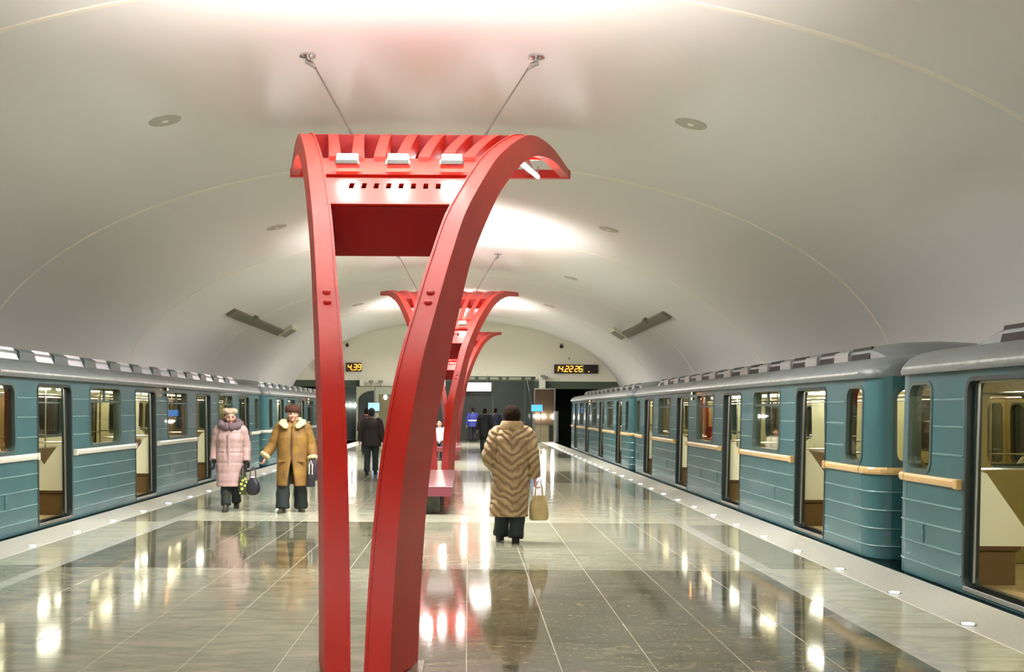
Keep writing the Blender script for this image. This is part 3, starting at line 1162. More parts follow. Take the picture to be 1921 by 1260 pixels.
# ------------------------------------------------------------------ clocks and things on the end wall
SEG = {'0': 'abcdef', '1': 'bc', '2': 'abged', '3': 'abgcd', '4': 'fgbc', '5': 'afgcd', '6': 'afgedc', '7': 'abc', '8': 'abcdefg', '9': 'abfgcd'}


def digit_mesh(ch, w, h):
    m = MB()
    t = h * .12
    sl = .12

    def seg(x0, z0, x1, z1):
        P = [(x0 - t / 2, z0 - t / 2), (x1 + t / 2, z0 - t / 2), (x1 + t / 2, z1 + t / 2), (x0 - t / 2, z1 + t / 2)]
        m.plate([(a + sl * b, b) for a, b in P], [], lambda p: (p[0], -.005, p[1]), (0, .01, 0))
    S = {'a': (t, h, w - t, h), 'b': (w, h / 2 + t, w, h - t), 'c': (w, t, w, h / 2 - t), 'd': (t, 0, w - t, 0),
         'e': (0, t, 0, h / 2 - t), 'f': (0, h / 2 + t, 0, h - t), 'g': (t, h / 2, w - t, h / 2)}
    if ch == '.':
        m.box(-t * .7, t * .7, -.005, .005, -t * .7, t * .7)
    else:
        for c in SEG[ch]:
            seg(*S[c])
    return m


def clock(name, label, x0, x1, z0, z1, text, lit=True):
    """text = list of (char, x in 0..1)"""
    t = thing(name, label, 'clock', (x0, Y1 - .16, z0))
    w, h = x1 - x0, z1 - z0
    MB().bevbox(0, w, 0, .155, 0, h, .015).obj('case', 'clockcase', t)
    MB().box(.03, w - .03, -.004, .004, .03, h - .03).obj('face', 'segoff' if lit else 'clockcase', t)
    for ch, px in text:
        d = digit_mesh(ch, h * .36, h * .62)
        o = d.obj('digit', 'digits', t)
        o.location = (px * w, -.012, h * .19)


zc0, zc1 = 3.60, 4.06
clock('time_display', 'wide black display reading 14.22 26 in orange digits, right on the end wall', W59(1039), W59(1092), zc0, zc1,
      [('1', .02), ('4', .17), ('.', .345), ('2', .38), ('2', .53), ('2', .715), ('6', .868)])
clock('interval_display', 'small dark display with one orange dot, beside the wide clock', W59(1094.5), W59(1121), zc0, zc1, [('.', .34)], False)
clock('interval_display', 'small display reading 4.39 in orange digits, left on the end wall', W59(649.5), W59(678), zc0 + .02, zc1 + .02,
      [('4', .10), ('.', .40), ('3', .46), ('9', .74)])
clock('time_display', 'wide black display mostly hidden behind the left leg of the nearest pylon', W59(591), W59(644), zc0 + .02, zc1 + .02,
      [('1', .02), ('4', .17), ('.', .345), ('2', .38), ('2', .53), ('2', .715), ('6', .868)])


def wcam(name, label, x, z):
    t = thing(name, label, 'camera', (x, Y1, z))
    MB().bevbox(-.05, .05, -.12, 0, .05, .15, .01).obj('bracket', 'steel', t)
    MB().ball((0, -.12, 0), .09, 12, 8).obj('dome', 'black', t, smooth='all')


wcam('security_camera', 'small dark camera high on the end wall, above the left 4.39 display', W59(651), 5.0)
wcam('security_camera', 'small dark camera high on the end wall, above the right time display', W59(1052), 5.0)
t = thing('wall_hook', 'tiny dark hook on the end wall between the right camera and the time display', 'hook', (W59(1067), Y1, 4.4))
MB().tube([(0, 0, 0), (0, -.08, 0), (0, -.1, -.05), (0, -.06, -.08)], .014, 8).obj('hook_rod', 'black', t, smooth=True)
MB().tube([(0, 0, .0), (0, -.01, .0)], .04, 10).obj('hook_plate', 'steel', t)

# ---- lower end wall: dark glazed hall, booths, signs
ZB = Y1 + .1
t = thing('glass_hall_screen', 'wide dark glass screen closing the middle of the end wall', 'glass screen', (0, ZB, 0))
for a, b in ((-3.75, -2.2), (-2.2, -.65), (-.65, 1.3), (1.3, 3.0), (3.0, 3.55)):
    f = MB().plate(rect(a, b, 0, 3.2), [rect(a + .03, b - .03, .05, 3.15)], lambda p: (p[0], 0, p[1]), (0, .06, 0)).obj('frame', 'header', t)
    MB().box(a + .03, b - .03, .02, .04, .05, 3.15).obj('pane', 'hallglass', f)
m = MB()
tr = MB().box(-1.2, 3.5, -.03, .05, 3.2, 3.42).obj('transom', 'header', t)
for a, b in ((0.0, .35), (.55, .95), (1.15, 1.6), (1.8, 2.0), (2.15, 2.8), (3.0, 3.3)):
    MB().box(a, b, -.04, -.03, 3.25, 3.38).obj('transom_plate', 'booth', tr)
t = thing('lit_sign', 'blank glowing white sign hung before the dark glass, right of the middle pylon', 'sign', (-.1, Y1 - .6, 2.62))
MB().bevbox(-.3, 1.3, 0, .12, 0, .45, .01).obj('case', 'white', t)
MB().box(-.29, 1.29, -.01, .001, .01, .44).obj('lit_face', 'signlit', t)
for x in (.1, 1.1):
    MB().tube([(x, .06, .45), (x, .06, .85)], .015, 8).obj('hanger', 'steel', t)

# left side: dark glass screen with three white glowing balls
t = thing('side_glass_screen', 'dark glass panel with three white glowing balls, beside the left leg of the nearest pylon', 'glass screen', (W59(630), ZB - .2, 0))
MB().plate(rect(0, 1.15, 0, 2.85), [rect(.04, 1.11, .05, 2.8)], lambda p: (p[0], 0, p[1]), (0, .06, 0)).obj('frame', 'header', t)
MB().box(.04, 1.11, .02, .04, .05, 2.8).obj('pane', 'hallglass', t)
for x in (.48, .76, 1.02):
    MB().ball((x, -.03, 1.84), .07, 10, 7).obj('glow_ball', 'lamp', t, smooth='all')
t = thing('ticket_booth', 'pale framed glass booth with arched dark pane behind the man in dark jacket', 'booth', (W59(670), ZB - .6, 0))
bw = W59(705) - W59(670)
MB().plate(rect(0, bw, 0, 2.82), [[(.1, .9), (bw - .06, .9), (bw - .06, 2.62)] + [(.1 + (bw - .16) * (1 - math.sin(a)), 2.1 + .52 * math.cos(a)) for a in [PI / 2 * i / 8 for i in range(1, 9)]]],
           lambda p: (p[0], 0, p[1]), (0, .1, 0)).obj('front_frame', 'booth', t)
MB().box(.08, bw - .05, .04, .06, .85, 2.65).obj('pane', 'hallglass', t)
MB().box(bw - .03, bw + .03, -.03, .1, 0, 2.82).obj('post', 'chrome', t)
MB().box(0, bw, .1, .6, 2.74, 2.82).box(0, .04, .1, .6, 0, 2.8).obj('side_wall', 'booth', t)
t = thing('booth_door', 'olive door with pale frame and small lamp, right of the pale booth', 'door', (W59(706), ZB - .5, 0))
bw2 = W59(752) - W59(706)
MB().plate(rect(0, bw2, 0, 2.82), [rect(.16, bw2 - .05, .02, 2.42)], lambda p: (p[0], 0, p[1]), (0, .1, 0)).obj('door_frame', 'booth', t)
dd = MB().box(.18, bw2 - .07, .04, .08, .02, 2.4).obj('door_leaf', 'boothdoor', t)
MB().ball((.5, .0, 2.28), (.1, .05, .14), 10, 7).obj('door_lamp', 'signlit', dd, smooth='all')
t = thing('blue_screen', 'glowing pale blue screen above the head of the man in dark jacket', 'screen', (W59(692), ZB - .72, 1.55))
MB().bevbox(0, .62, 0, .07, 0, .45, .01).obj('case', 'steel', t)
MB().box(.02, .6, -.006, 0.001, .02, .43).obj('lit_face', 'screen', t)
MB().box(.29, .33, .03, .06, -1.55, 0).obj('stand', 'steel', t)
for i, (x, lab) in enumerate(((W59(679), 'white box with two small cameras over the pale booth'),)):
    t = thing('camera_box', lab, 'camera', (x, Y1 - .3, 2.86))
    MB().bevbox(-.1, .1, -.05, .1, 0, .4, .01).obj('box', 'white', t)
    for dx in (.5, 1.0):
        MB().bevbox(dx - .12, dx + .12, -.15, 0, .16, .3, .02).obj('camera_body', 'steel', t)
        MB().tube([(dx, -.05, .2), (dx, .0, .0)], .02, 6).obj('camera_arm', 'steel', t)
# right side: brown glass booth, blue sign, gates
t = thing('lift_booth', 'brown tinted glass booth with thin chrome frame, right of the fur-coated woman', 'booth', (W59(1000), Y1 - 1.2, 0))
lw = 1.05
MB().box(.02, lw - .02, 0, .02, .9, 2.72).box(.02, .04, .0, .9, .9, 2.72).obj('pane', 'brownglass', t)
for x in (0, lw):
    MB().tube([(x, 0, 0), (x, 0, 2.75)], .03, 8).obj('post', 'chrome', t, smooth=True)
MB().tube([(0, 0, 2.75), (lw, 0, 2.75)], .03, 8).obj('top_rail', 'chrome', t, smooth=True)
MB().box(.05, lw - .3, .03, .06, .02, .9).obj('lower_panel', 'boothdoor', t)
MB().tube([(lw + .05, 0, 0), (lw + .05, 0, 1.6)], [.16, .16], 14).obj('glass_drum', 'chrome', t, smooth=True)
for x in (.08, .30, .50, .95):
    MB().ball((x, -.05, 1.33), .085, 10, 7).obj('glow_ball', 'lamp', t, smooth='all')  # row of white glowing balls
t = thing('blue_sign', 'small glowing blue sign on a post right of the fur-coated woman', 'sign', (W59(993), Y1 - 1.6, 1.58))
MB().bevbox(0, .6, 0, .06, 0, .36, .01).obj('case', 'steel', t)
MB().box(.02, .58, -.006, .001, .02, .34).obj('lit_face', 'blue', t)
MB().tube([(.1, .03, -1.58), (.1, .03, 0)], .03, 8).tube([(.5, .03, -1.58), (.5, .03, 0)], .03, 8).obj('stand', 'chrome', t, smooth=True)
t = thing('camera_box', 'white box with cameras above the brown glass booth', 'camera', (W59(1016), Y1 - .3, 2.75))
MB().bevbox(-.17, .17, -.2, .1, 0, .5, .02).obj('box', 'white', t)
for dx, dz in ((-.3, .4), (.05, .62), (.2, .56)):
    MB().bevbox(dx - .12, dx + .1, -.25, -.05, dz, dz + .13, .02).obj('camera_body', 'steel', t)
    MB().tube([(dx, -.1, dz), (0, -.05, .4)], .02, 6).obj('camera_arm', 'steel', t)
t = thing('glass_rail', 'thin slanting chrome rail at the right edge of the dark glass', 'rail', (0, Y1 - .5, 0))
MB().tube([(3.05, 0, 3.3), (3.35, 0, 1.8)], .03, 8).obj('rail', 'chrome', t, smooth=True)
MB().tube([(3.05, 0, 3.3), (3.05, .4, 3.42)], .02, 8).obj('rail_mount', 'steel', t)
m = MB().box(4.0, 4.42, Y1 - .1, Y1 + .2, 0, 2.8)
struct(m.obj('trim_21', 'header'))


# ------------------------------------------------------------------ people
def V(*a):
    return Vector(a)


def hand_pieces(m, wrist, d, side, curl=.5, size=1.0):
    """palm, four fingers, thumb. d = pointing direction, side = direction of the thumb"""
    d = d.normalized()
    side = (side - d * side.dot(d)).normalized()
    nrm = d.cross(side).normalized()
    s = size
    pal = wrist + d * .055 * s
    rings = []
    for t, w, h in ((0, .026, .02), (.03, .036, .018), (.06, .042, .016), (.095, .041, .014)):
        c = wrist + d * t * s
        rings.append([c + side * math.cos(a) * w * s + nrm * math.sin(a) * h * s for a in [2 * PI * i / 12 for i in range(12)]])
    m.loft(rings)
    for i, (off, ln) in enumerate(((.030, .072), (.010, .082), (-.011, .077), (-.031, .060))):
        p = wrist + d * .088 * s + side * off * s
        pts = [p - d * .02 * s]
        a = 0
        for j, fr in enumerate((.0, .42, .32, .26)):
            dirv = d * math.cos(a) + nrm * math.sin(a)
            p = p + dirv * ln * fr * s
            pts.append(p.copy())
            a += curl * .9
        m.tube(pts, [.0095 * s, .0095 * s, .009 * s, .0082 * s, .0065 * s], 8)
    p = wrist + d * .025 * s + side * .030 * s
    td = (d * .7 + side * .75).normalized()
    m.tube([p - side * .01 * s, p + td * .035 * s, p + td * .06 * s + d * .008 * s + nrm * curl * .01, p + td * .07 * s + d * .03 * s + nrm * curl * .02],
           [.013 * s, .012 * s, .010 * s, .008 * s], 8)


def add_head(m, c, yaw=0, tilt=0):
    """head of 0.225 m, c = centre; faces -Y before yaw"""
    R = Matrix.Rotation(yaw, 3, 'Z') @ Matrix.Rotation(tilt, 3, 'X')
    def fn(d):
        x, y, z = d
        if z < 0:                       # narrow the jaw, bring the chin forward
            k = 1 + z * 3.2
            x *= max(k, .62)
            if y > 0:
                y *= max(1 + z * 3.5, .5)
        return R @ Vector((x, y, z))
    m.ball(c, (.077, .098, .114), 20, 14, fn)
    P = lambda *a: c + R @ Vector(a)
    m.tube([P(0, -.088, .022), P(0, -.104, .0), P(0, -.118, -.022), P(0, -.098, -.034)], [.008, .011, .016, .010], 8)   # nose
    for s in (-1, 1):
        m.ball(P(s * .078, .008, -.004), (.012, .022, .032), 8, 6)         # ears
        m.ball(P(s * .04, -.075, -.022), (.024, .018, .022), 8, 6)         # cheeks
    m.ball(P(0, -.082, -.088), (.026, .018, .018), 8, 6)                    # chin
    m.ball(P(0, -.086, .036), (.052, .012, .012), 8, 6)                     # brow
    return P


def make_person(name_label, loc, rz, J, far=False, skin_parts=True, group=None, hands=(True, True), yaw=0, tilt=0, curl=.6, face=True, hand_mat=None):
    """J = joints in local metres, figure faces -Y. Returns root and helper"""
    root = thing('person', name_label, 'person', loc, rz, group)
    m = MB()
    P = add_head(m, J['head'], yaw, tilt)
    m.tube([J['neck'] - V(0, 0, .05), J['neck'], J['head'] - V(0, -.01, .05)], [.062, .054, .052], 12)
    sh0, sh1 = J['shA'], J['shB']
    # trunk
    ch, pe = J['chest'], J['pelvis']
    rings = []
    for t, rx, ry in ((0, .14, .09), (.12, .165, .11), (.3, .15, .105), (.5, .165, .12), (.75, .18, .125), (.92, .16, .10), (1.05, .08, .07)):
        c = pe.lerp(J['neck'] - V(0, 0, .03), t / 1.05)
        rings.append([c + V(math.cos(a) * rx, math.sin(a) * ry, 0) for a in [2 * PI * i / 18 for i in range(18)]])
    m.loft(rings)
    for S in 'AB':
        m.tube([J['sh' + S] + V(0, 0, .0), J['el' + S], J['wr' + S]], [.052, .042, .027], 10)
        m.ball(J['sh' + S], .046, 10, 7)
        m.tube([J['hip' + S] + V(0, 0, .06), J['hip' + S], J['kn' + S] * .5 + J['hip' + S] * .5, J['kn' + S]], [.085, .09, .075, .055], 12)
        m.tube([J['kn' + S], J['kn' + S] * .65 + J['an' + S] * .35, J['an' + S]], [.055, .056, .036], 12)
        m.tube([J['an' + S], J['an' + S] + V(0, 0, -.035), J['an' + S] + J['ft' + S] * .3 + V(0, 0, -.05), J['an' + S] + J['ft' + S] * .6 + V(0, 0, -.06)], [.032, .030, .024, .016], 10)
    for i, S in enumerate('AB'):
        if hands[i] and not hand_mat:
            s = 1 if S == 'A' else -1
            hand_pieces(m, J['wr' + S], J['hd' + S], V(0, -1, 0) if abs(J['hd' + S].y) < .8 else V(s, 0, 0), curl * (1 if S == 'A' else -1))
    body = m.obj('body', 'skin', root, smooth='all')
    md = body.modifiers.new('remesh', 'REMESH')
    md.mode = 'VOXEL'
    md.voxel_size = .011 if far else .0065
    md.use_smooth_shade = True
    sm = body.modifiers.new('smooth', 'SMOOTH')
    sm.factor = .5
    sm.iterations = 2
    if hand_mat:
        for i, S in enumerate('AB'):
            g = MB()
            hand_pieces(g, J['wr' + S], J['hd' + S], V(0, -1, 0), curl * (1 if S == 'A' else -1), 1.12)
            g.tube([J['wr' + S] - J['hd' + S] * .07, J['wr' + S] + J['hd' + S] * .01], [.04, .036], 12)
            g.obj('glove', hand_mat, root, smooth=True)
    if face:
        for s in (-1, 1):
            MB().ball(P(s * .031, -.0915, .012), (.014, .007, .008), 10, 7).obj('eye', 'eye', root, smooth='all')
            MB().tube([P(s * .014, -.1, .034), P(s * .032, -.101, .040), P(s * .05, -.088, .034)], [.003, .005, .003], 6).obj('eyebrow', 'darkhair', root)
        MB().tube([P(-.026, -.093, -.057), P(0, -.104, -.055), P(.026, -.093, -.057)], [.003, .005, .003], 8).obj('mouth', 'lips', root, smooth='all')
    return root, P


def joints(h=1.63, arms=None, legs=None, sw=.19, lean_=0.0):
    k = h / 1.65
    J = dict(head=V(0, -.015 + lean_, 1.535) * k, neck=V(0, .02 + lean_ * .8, 1.40) * k, chest=V(0, .02, 1.2) * k, pelvis=V(0, 0, .90) * k,
             shA=V(-sw, .02 + lean_ * .7, 1.33) * k, shB=V(sw, .02 + lean_ * .7, 1.33) * k,
             elA=V(-sw - .06, .05, 1.05) * k, elB=V(sw + .06, .05, 1.05) * k,
             wrA=V(-sw - .07, -.02, .81) * k, wrB=V(sw + .07, -.02, .81) * k,
             hdA=V(0, -.1, -1).normalized(), hdB=V(0, -.1, -1).normalized(),
             hipA=V(-.09, 0, .86) * k, hipB=V(.09, 0, .86) * k,
             knA=V(-.095, -.02, .47) * k, knB=V(.095, -.02, .47) * k,
             anA=V(-.095, .02, .09), anB=V(.095, .02, .09),
             ftA=V(-.02, -.15, 0), ftB=V(.02, -.15, 0))
    for d in (arms, legs):
        if d:
            J.update(d)
    return J


def loft_cloth(rings, n=40, fn=None, open_front=None):
    """rings = [(z, cx, cy, rx, ry)] from hem to neck; fn(theta, t, z) -> radial factor"""
    m = MB()
    R = []
    for i, (z, cx, cy, rx, ry) in enumerate(rings):
        t = i / (len(rings) - 1)
        ring = []
        for j in range(n):
            a = 2 * PI * j / n
            k = fn(a, t, z) if fn else 1
            ca, sa = math.cos(a), math.sin(a)
            e = .85
            ring.append((cx + math.copysign(abs(ca) ** e, ca) * rx * k, cy + math.copysign(abs(sa) ** e, sa) * ry * k, z))
        R.append(ring)
    m.loft(R, False)
    return m, R


def refine(tab, n):
    """densify ring table to n rows"""
    out = []
    for i in range(n):
        t = i / (n - 1) * (len(tab) - 1)
        k = min(int(t), len(tab) - 2)
        f = t - k
        f2 = f * f * (3 - 2 * f) * .5 + f * .5
        out.append(tuple(a + (b - a) * f2 for a, b in zip(tab[k], tab[k + 1])))
    return out


def dens(pts, rad, n=18):
    P = [Vector(p) for p in pts]
    out = []
    rr = []
    for i in range(n):
        t = i / (n - 1) * (len(P) - 1)
        k = min(int(t), len(P) - 2)
        f = t - k
        a, b, c, d = P[max(k - 1, 0)], P[k], P[k + 1], P[min(k + 2, len(P) - 1)]
        out.append(.5 * ((2 * b) + (c - a) * f + (2 * a - 5 * b + 4 * c - d) * f * f + (3 * b - a - 3 * c + d) * f**3))
        rr.append(rad[k] + (rad[k + 1] - rad[k]) * f)
    return out, rr


def SHO(J, S):
    s = -1 if S == 'A' else 1
    p = J['sh' + S]
    return [p + V(-s * .085, 0, .065), p + V(-s * .045, 0, .045), p + V(0, 0, -.01)]


def solid(o, th=.012, sub=0):
    s = o.modifiers.new('thick', 'SOLIDIFY')
    s.thickness = th
    s.offset = -1
    if sub:
        u = o.modifiers.new('sub', 'SUBSURF')
        u.levels = u.render_levels = sub
    return o


def trousers(root, J, m_, wide=.0, hem=.10):
    m = MB()
    for S in 'AB':
        a = J['an' + S] + V(0, 0, hem - .09)
        p, r = dens([J['hip' + S] + V(0, 0, .05), J['hip' + S] * .5 + J['kn' + S] * .5, J['kn' + S], J['kn' + S] * .5 + a * .5, a],
                    [.105, .10, .078 + wide, .078 + wide * 1.4, .076 + wide * 1.5], 16)
        r = [x * (1 + .05 * math.sin(i * 1.9)) for i, x in enumerate(r)]
        m.tube(p, r, 16)
    m.ball(J['pelvis'], (.17, .13, .14), 16, 8)
    return m.obj('trousers', m_, root, smooth='all')


def shoes(root, J, m_, tall=.12):
    for S in 'AB':
        m = MB()
        a = J['an' + S]
        f = J['ft' + S]
        fd = Vector((f.x, f.y, 0)).normalized()
        sd = Vector((-fd.y, fd.x, 0))
        rings = []
        # sole outline lofted upward: sole, welt, upper
        for z, s in ((-.088, .97), (-.07, 1.0), (-.05, .98), (-.025, .80), (0, .55), (.03, .46)):
            ring = []
            for i in range(20):
                th = 2 * PI * i / 20
                ln = .15 if math.cos(th) > 0 else .085
                wd = .047
                fw = math.cos(th) * ln
                k = s if fw > 0 or z < -.03 else max(s, .75)
                front = (fw * k) if z < -.03 else fw * (k * .75 if fw > 0 else k)
                c = a + fd * (front + .02) + sd * math.sin(th) * wd * (1 if z < -.03 else .86)
                ring.append((c.x, c.y, a.z + z))
            rings.append(ring)
        m.loft(rings)
        m.tube([a + V(0, 0, -.03), a + V(0, 0, .03), a + V(0, 0, tall)], [.047, .046, .052], 14)
        m.obj('boot', m_, root, smooth=True)


# --- woman in the pale pink quilted coat
J = joints(1.60, dict(elA=V(-.235, .06, 1.04), wrA=V(-.25, -.03, .78), elB=V(.245, .05, 1.04), wrB=V(.255, -.03, .76)),
           dict(knA=V(-.06, -.09, .47), anA=V(-.04, -.17, .09), ftA=V(-.02, -.15, .03), knB=V(.08, .02, .46), anB=V(.09, .14, .12), ftB=V(.02, -.14, -.03)))
p1, P = make_person('woman walking forward in pale pink quilted coat, fur collar and beret', (-3.80, 17.9, 0), .10, J, hand_mat='black', yaw=.2, tilt=.12, curl=.9)
trousers(p1, J, 'trousers', .0)
shoes(p1, J, 'boots', .2)
puff = lambda a, t, z: 1.015 - .075 * max(0, 1 - 2.6 * abs(math.sin(z * PI / .155))) - .035 * max(0, 1 - 4 * abs(math.sin(a * 3))) + .012 * math.sin(a * 7 + z * 9) + .01 * math.sin(a * 11 - z * 23)
m, R = loft_cloth(refine([(.40, .0, -.02, .205, .215), (.55, 0, -.01, .212, .21), (.75, 0, 0, .215, .20), (.92, 0, .0, .208, .185), (1.0, 0, 0, .20, .165), (1.15, 0, .0, .212, .175), (1.25, 0, .01, .205, .155), (1.325, 0, .02, .17, .125), (1.39, 0, .02, .09, .09)], 60), 48, puff)
coat = solid(m.obj('coat', 'pinkcoat', p1, smooth='all'))
m = MB().bevbox(-.012, .012, -.21, -.19, .42, 1.28, .004)
pl = m.obj('placket', 'pinkcoat', coat)
pl.hide_render = False
for S in 'AB':
    s_ = MB()
    p, r = dens(SHO(J, S) + [(J['sh' + S] + J['el' + S]) / 2 + V(0, 0, 0), J['el' + S], (J['el' + S] + J['wr' + S]) / 2, J['wr' + S] + V(0, 0, .03)], [.03, .066, .084, .08, .074, .068, .064], 44)
    r = [x * (1 + .07 * abs(math.sin(i * .5))) for i, x in enumerate(r)]
    s_.tube(p, r, 20)
    s_.obj('sleeve', 'pinkcoat', p1, smooth='all')
m = MB()
pts = []
rr = []
for i in range(25):
    a = 2 * PI * i / 24
    pts.append(V(math.sin(a) * .145, .0 - math.cos(a) * .125, 1.34 + .085 * (1 - math.cos(a)) / 2))
    rr.append(.062 + .012 * math.sin(i * 2.3))
m.tube(pts, rr, 14, False)
m.obj('fur_collar', 'greyfur', p1, smooth='all')
m = MB()
hc = J['head']
RR = []
for z, r, dy in ((.058, .094, .01), (.066, .104, .012), (.086, .126, .02), (.112, .128, .026), (.132, .104, .028), (.144, .05, .028)):
    RR.append([hc + V(math.cos(a) * r - z * .12, math.sin(a) * r * 1.05 + dy, z + .012 * math.sin(a * 5)) for a in [2 * PI * i / 24 for i in range(24)]])
m.loft(RR)
m.obj('beret', 'beret', p1, smooth='all')
# bags
def bag(name, label, loc, m_, w, h, d, strap, strap_m='black', round_=False, rz=0):
    t = thing(name, label, 'bag', loc, rz)
    m = MB()
    R = []
    prof = [(0, .80, .7), (.02, .93, .95), (.15, 1.02, 1.0), (.45, 1.0, .95), (.75, .86, .7), (.95, .66, .35), (1, .6, .22)]
    if round_:
        prof = [(0, .35, .5), (.04, .6, .8), (.2, .92, 1.0), (.45, 1.0, 1.0), (.7, .86, .8), (.9, .5, .5), (1, .25, .3)]
    for t_, kw, kd in refine(prof, 16):
        R.append([(math.copysign(abs(math.cos(a)) ** .7, math.cos(a)) * w / 2 * kw * (1 + .03 * math.sin(5 * a + t_ * 9)),
                   math.copysign(abs(math.sin(a)) ** .7, math.sin(a)) * d / 2 * kd, t_ * h) for a in [2 * PI * i / 28 for i in range(28)]])
    m.loft(R)
    m.obj('bag_body', m_, t, smooth='all')
    for s in (-1, 1):
        x = w * .2
        MB().tube([(-x, s * .02, h * .9), (-x * .8, s * .015, h + strap * .6), (0, s * .008, h + strap), (x * .8, s * .015, h + strap * .6), (x, s * .02, h * .9)], .008, 8).obj('handle', strap_m, t, smooth=True)
    return t


bag('handbag', 'rounded black handbag held low by the woman in pink', (-3.41, 17.78, .26), 'blackbag', .235, .28, .13, .17, 'greyfur', True)
bag('shopping_bag', 'narrow green patterned bag held by the woman in pink', (-3.56, 17.74, .27), 'patternbag', .14, .34, .08, .12, 'black', rz=.4)

# --- woman in the brown shearling coat
J = joints(1.66, dict(elA=V(-.31, .03, 1.07), wrA=V(-.42, -.03, .87), elB=V(.29, .04, 1.06), wrB=V(.32, -.05, .83), hdA=V(-.25, -.2, -1).normalized()),
           dict(knA=V(-.13, -.10, .47), anA=V(-.14, -.13, .09), ftA=V(-.05, -.15, .02), knB=V(.12, .0, .47), anB=V(.13, .10, .09), ftB=V(.05, -.14, 0)), sw=.20)
p2, P = make_person('woman walking forward in brown shearling coat and brown fur hat', (-2.77, 17.7, 0), .06, J, yaw=.1, curl=.8)
trousers(p2, J, 'trousers', .022, .07)
shoes(p2, J, 'boots', .06)
# coat: open split at the front below the waist
m = MB()
tab = refine([(.43, .0, -.02, .245, .245), (.62, 0, -.01, .245, .23), (.88, 0, 0, .24, .20), (1.02, 0, 0, .232, .19), (1.18, 0, 0, .232, .185), (1.29, 0, .01, .22, .155), (1.37, 0, .02, .17, .125), (1.43, 0, .02, .09, .09)], 40)
R = []
n = 48
for i, (z, cx, cy, rx, ry) in enumerate(tab):
    gap = max(0, (.86 - z) / .43) * .40
    ring = []
    for j in range(n + 1):
        a = -PI / 2 + gap / 2 + (2 * PI - gap) * j / n
        ca, sa = math.cos(a), math.sin(a)
        k = 1 + .012 * math.sin(a * 6 + z * 7)
        ring.append((cx + math.copysign(abs(ca) ** .82, ca) * rx * k, cy + math.copysign(abs(sa) ** .82, sa) * ry * k, z))
    R.append(ring)
m.loft(R, False, False)
coat = solid(m.obj('coat', 'shear', p2, smooth='all'), .016)
MB().tube([(0, -.195, 1.36), (0, -.20, 1.15), (0, -.20, .87)], .007, 6).obj('front_seam', 'boots', coat)
m = MB()
for s in (-1, 1):
    m.bevbox(s * .15 - .06, s * .15 + .06, -.212, -.19, .80, .83, .004)
m.obj('pocket_flap', 'shear', coat)
for S in 'AB':
    p, r = dens(SHO(J, S) + [(J['sh' + S] + J['el' + S]) / 2, J['el' + S], J['wr' + S] + V(0, 0, .035)], [.03, .07, .092, .088, .082, .08], 30)
    r = [x * (1 + .03 * math.sin(i * 1.3)) for i, x in enumerate(r)]
    sl = MB().tube(p, r, 20).obj('sleeve', 'shear', p2, smooth='all')
    d_ = (p[-1] - p[-2]).normalized()
    MB().tube([p[-1] - d_ * .015, p[-1] + d_ * .01, p[-1] + d_ * .035], [.084, .09, .084], 18).obj('cuff', 'sheepskin', sl, smooth='all')
m = MB()
for s in (-1, 1):                       # two collar lapels and the stand behind
    m.tube([V(s * .10, .10, 1.45), V(s * .15, .02, 1.44), V(s * .145, -.09, 1.405), V(s * .09, -.165, 1.355), V(s * .07, -.17, 1.33)], [(.05, .03), (.062, .034), (.068, .03), (.055, .024), (.02, .012)], 12)
m.tube([V(-.12, .09, 1.455), V(0, .13, 1.46), V(.12, .09, 1.455)], [.045, .05, .045], 12)
m.obj('collar', 'sheepskin', p2, smooth='all')
hc = J['head']
m = MB()
RR = []
for z, r in ((.025, .098), (.03, .118), (.06, .126), (.10, .122), (.135, .10), (.15, .05)):
    RR.append([hc + V(math.cos(a) * r, math.sin(a) * r * 1.08 + .012, z + (.012 if math.sin(a) < 0 else 0)) for a in [2 * PI * i / 28 for i in range(28)]])
m.loft(RR)
m.obj('fur_hat', 'brownfur', p2, smooth='all')
bag('handbag', 'dark plum handbag hanging from the hand of the woman in brown', (-2.43, 17.62, .51), 'plumbag', .17, .33, .11, .06, 'black')
bag('carrier_bag', 'small dark shiny bag below the plum handbag, beside the left pylon leg', (-2.46, 17.56, .41), 'blackbag', .13, .22, .07, .2, 'white')

# --- woman in the long chevron fur coat, seen from behind (faces +Y)
J = joints(1.66, dict(elA=V(-.255, .05, 1.07), wrA=V(-.29, .02, .78), elB=V(.285, .06, 1.05), wrB=V(.20, -.16, .90), hdB=V(-.5, -.6, .2).normalized()),
           dict(knA=V(-.09, .03, .47), anA=V(-.05, .12, .09), ftA=V(-.01, -.15, 0), knB=V(.09, -.03, .47), anB=V(.13, -.05, .10), ftB=V(.03, -.15, .0)), sw=.195)
p3, P = make_person('woman walking away in long chevron fur coat, dark brown hat', (.545, 13.9, 0), PI, J, curl=.9, face=True)
trousers(p3, J, 'trousers', .012, .06)
shoes(p3, J, 'black', .06)
m, R = loft_cloth(refine([(.325, .03, .02, .24, .20), (.42, .03, .02, .238, .20), (.6, .02, .01, .235, .195), (.8, .01, .01, .235, .19), (1.0, 0, 0.01, .232, .19), (1.18, 0, .01, .232, .185), (1.29, 0, .02, .225, .165), (1.38, 0, .03, .17, .13), (1.43, 0, .03, .10, .10)], 56), 48,
                  lambda a, t, z: 1 + .014 * math.sin(a * 9 + z * 6) + .01 * math.sin(z * 40 + 3 * abs(math.cos(a))))
coat = solid(m.obj('fur_coat', 'chevron', p3, smooth='all'), .02)
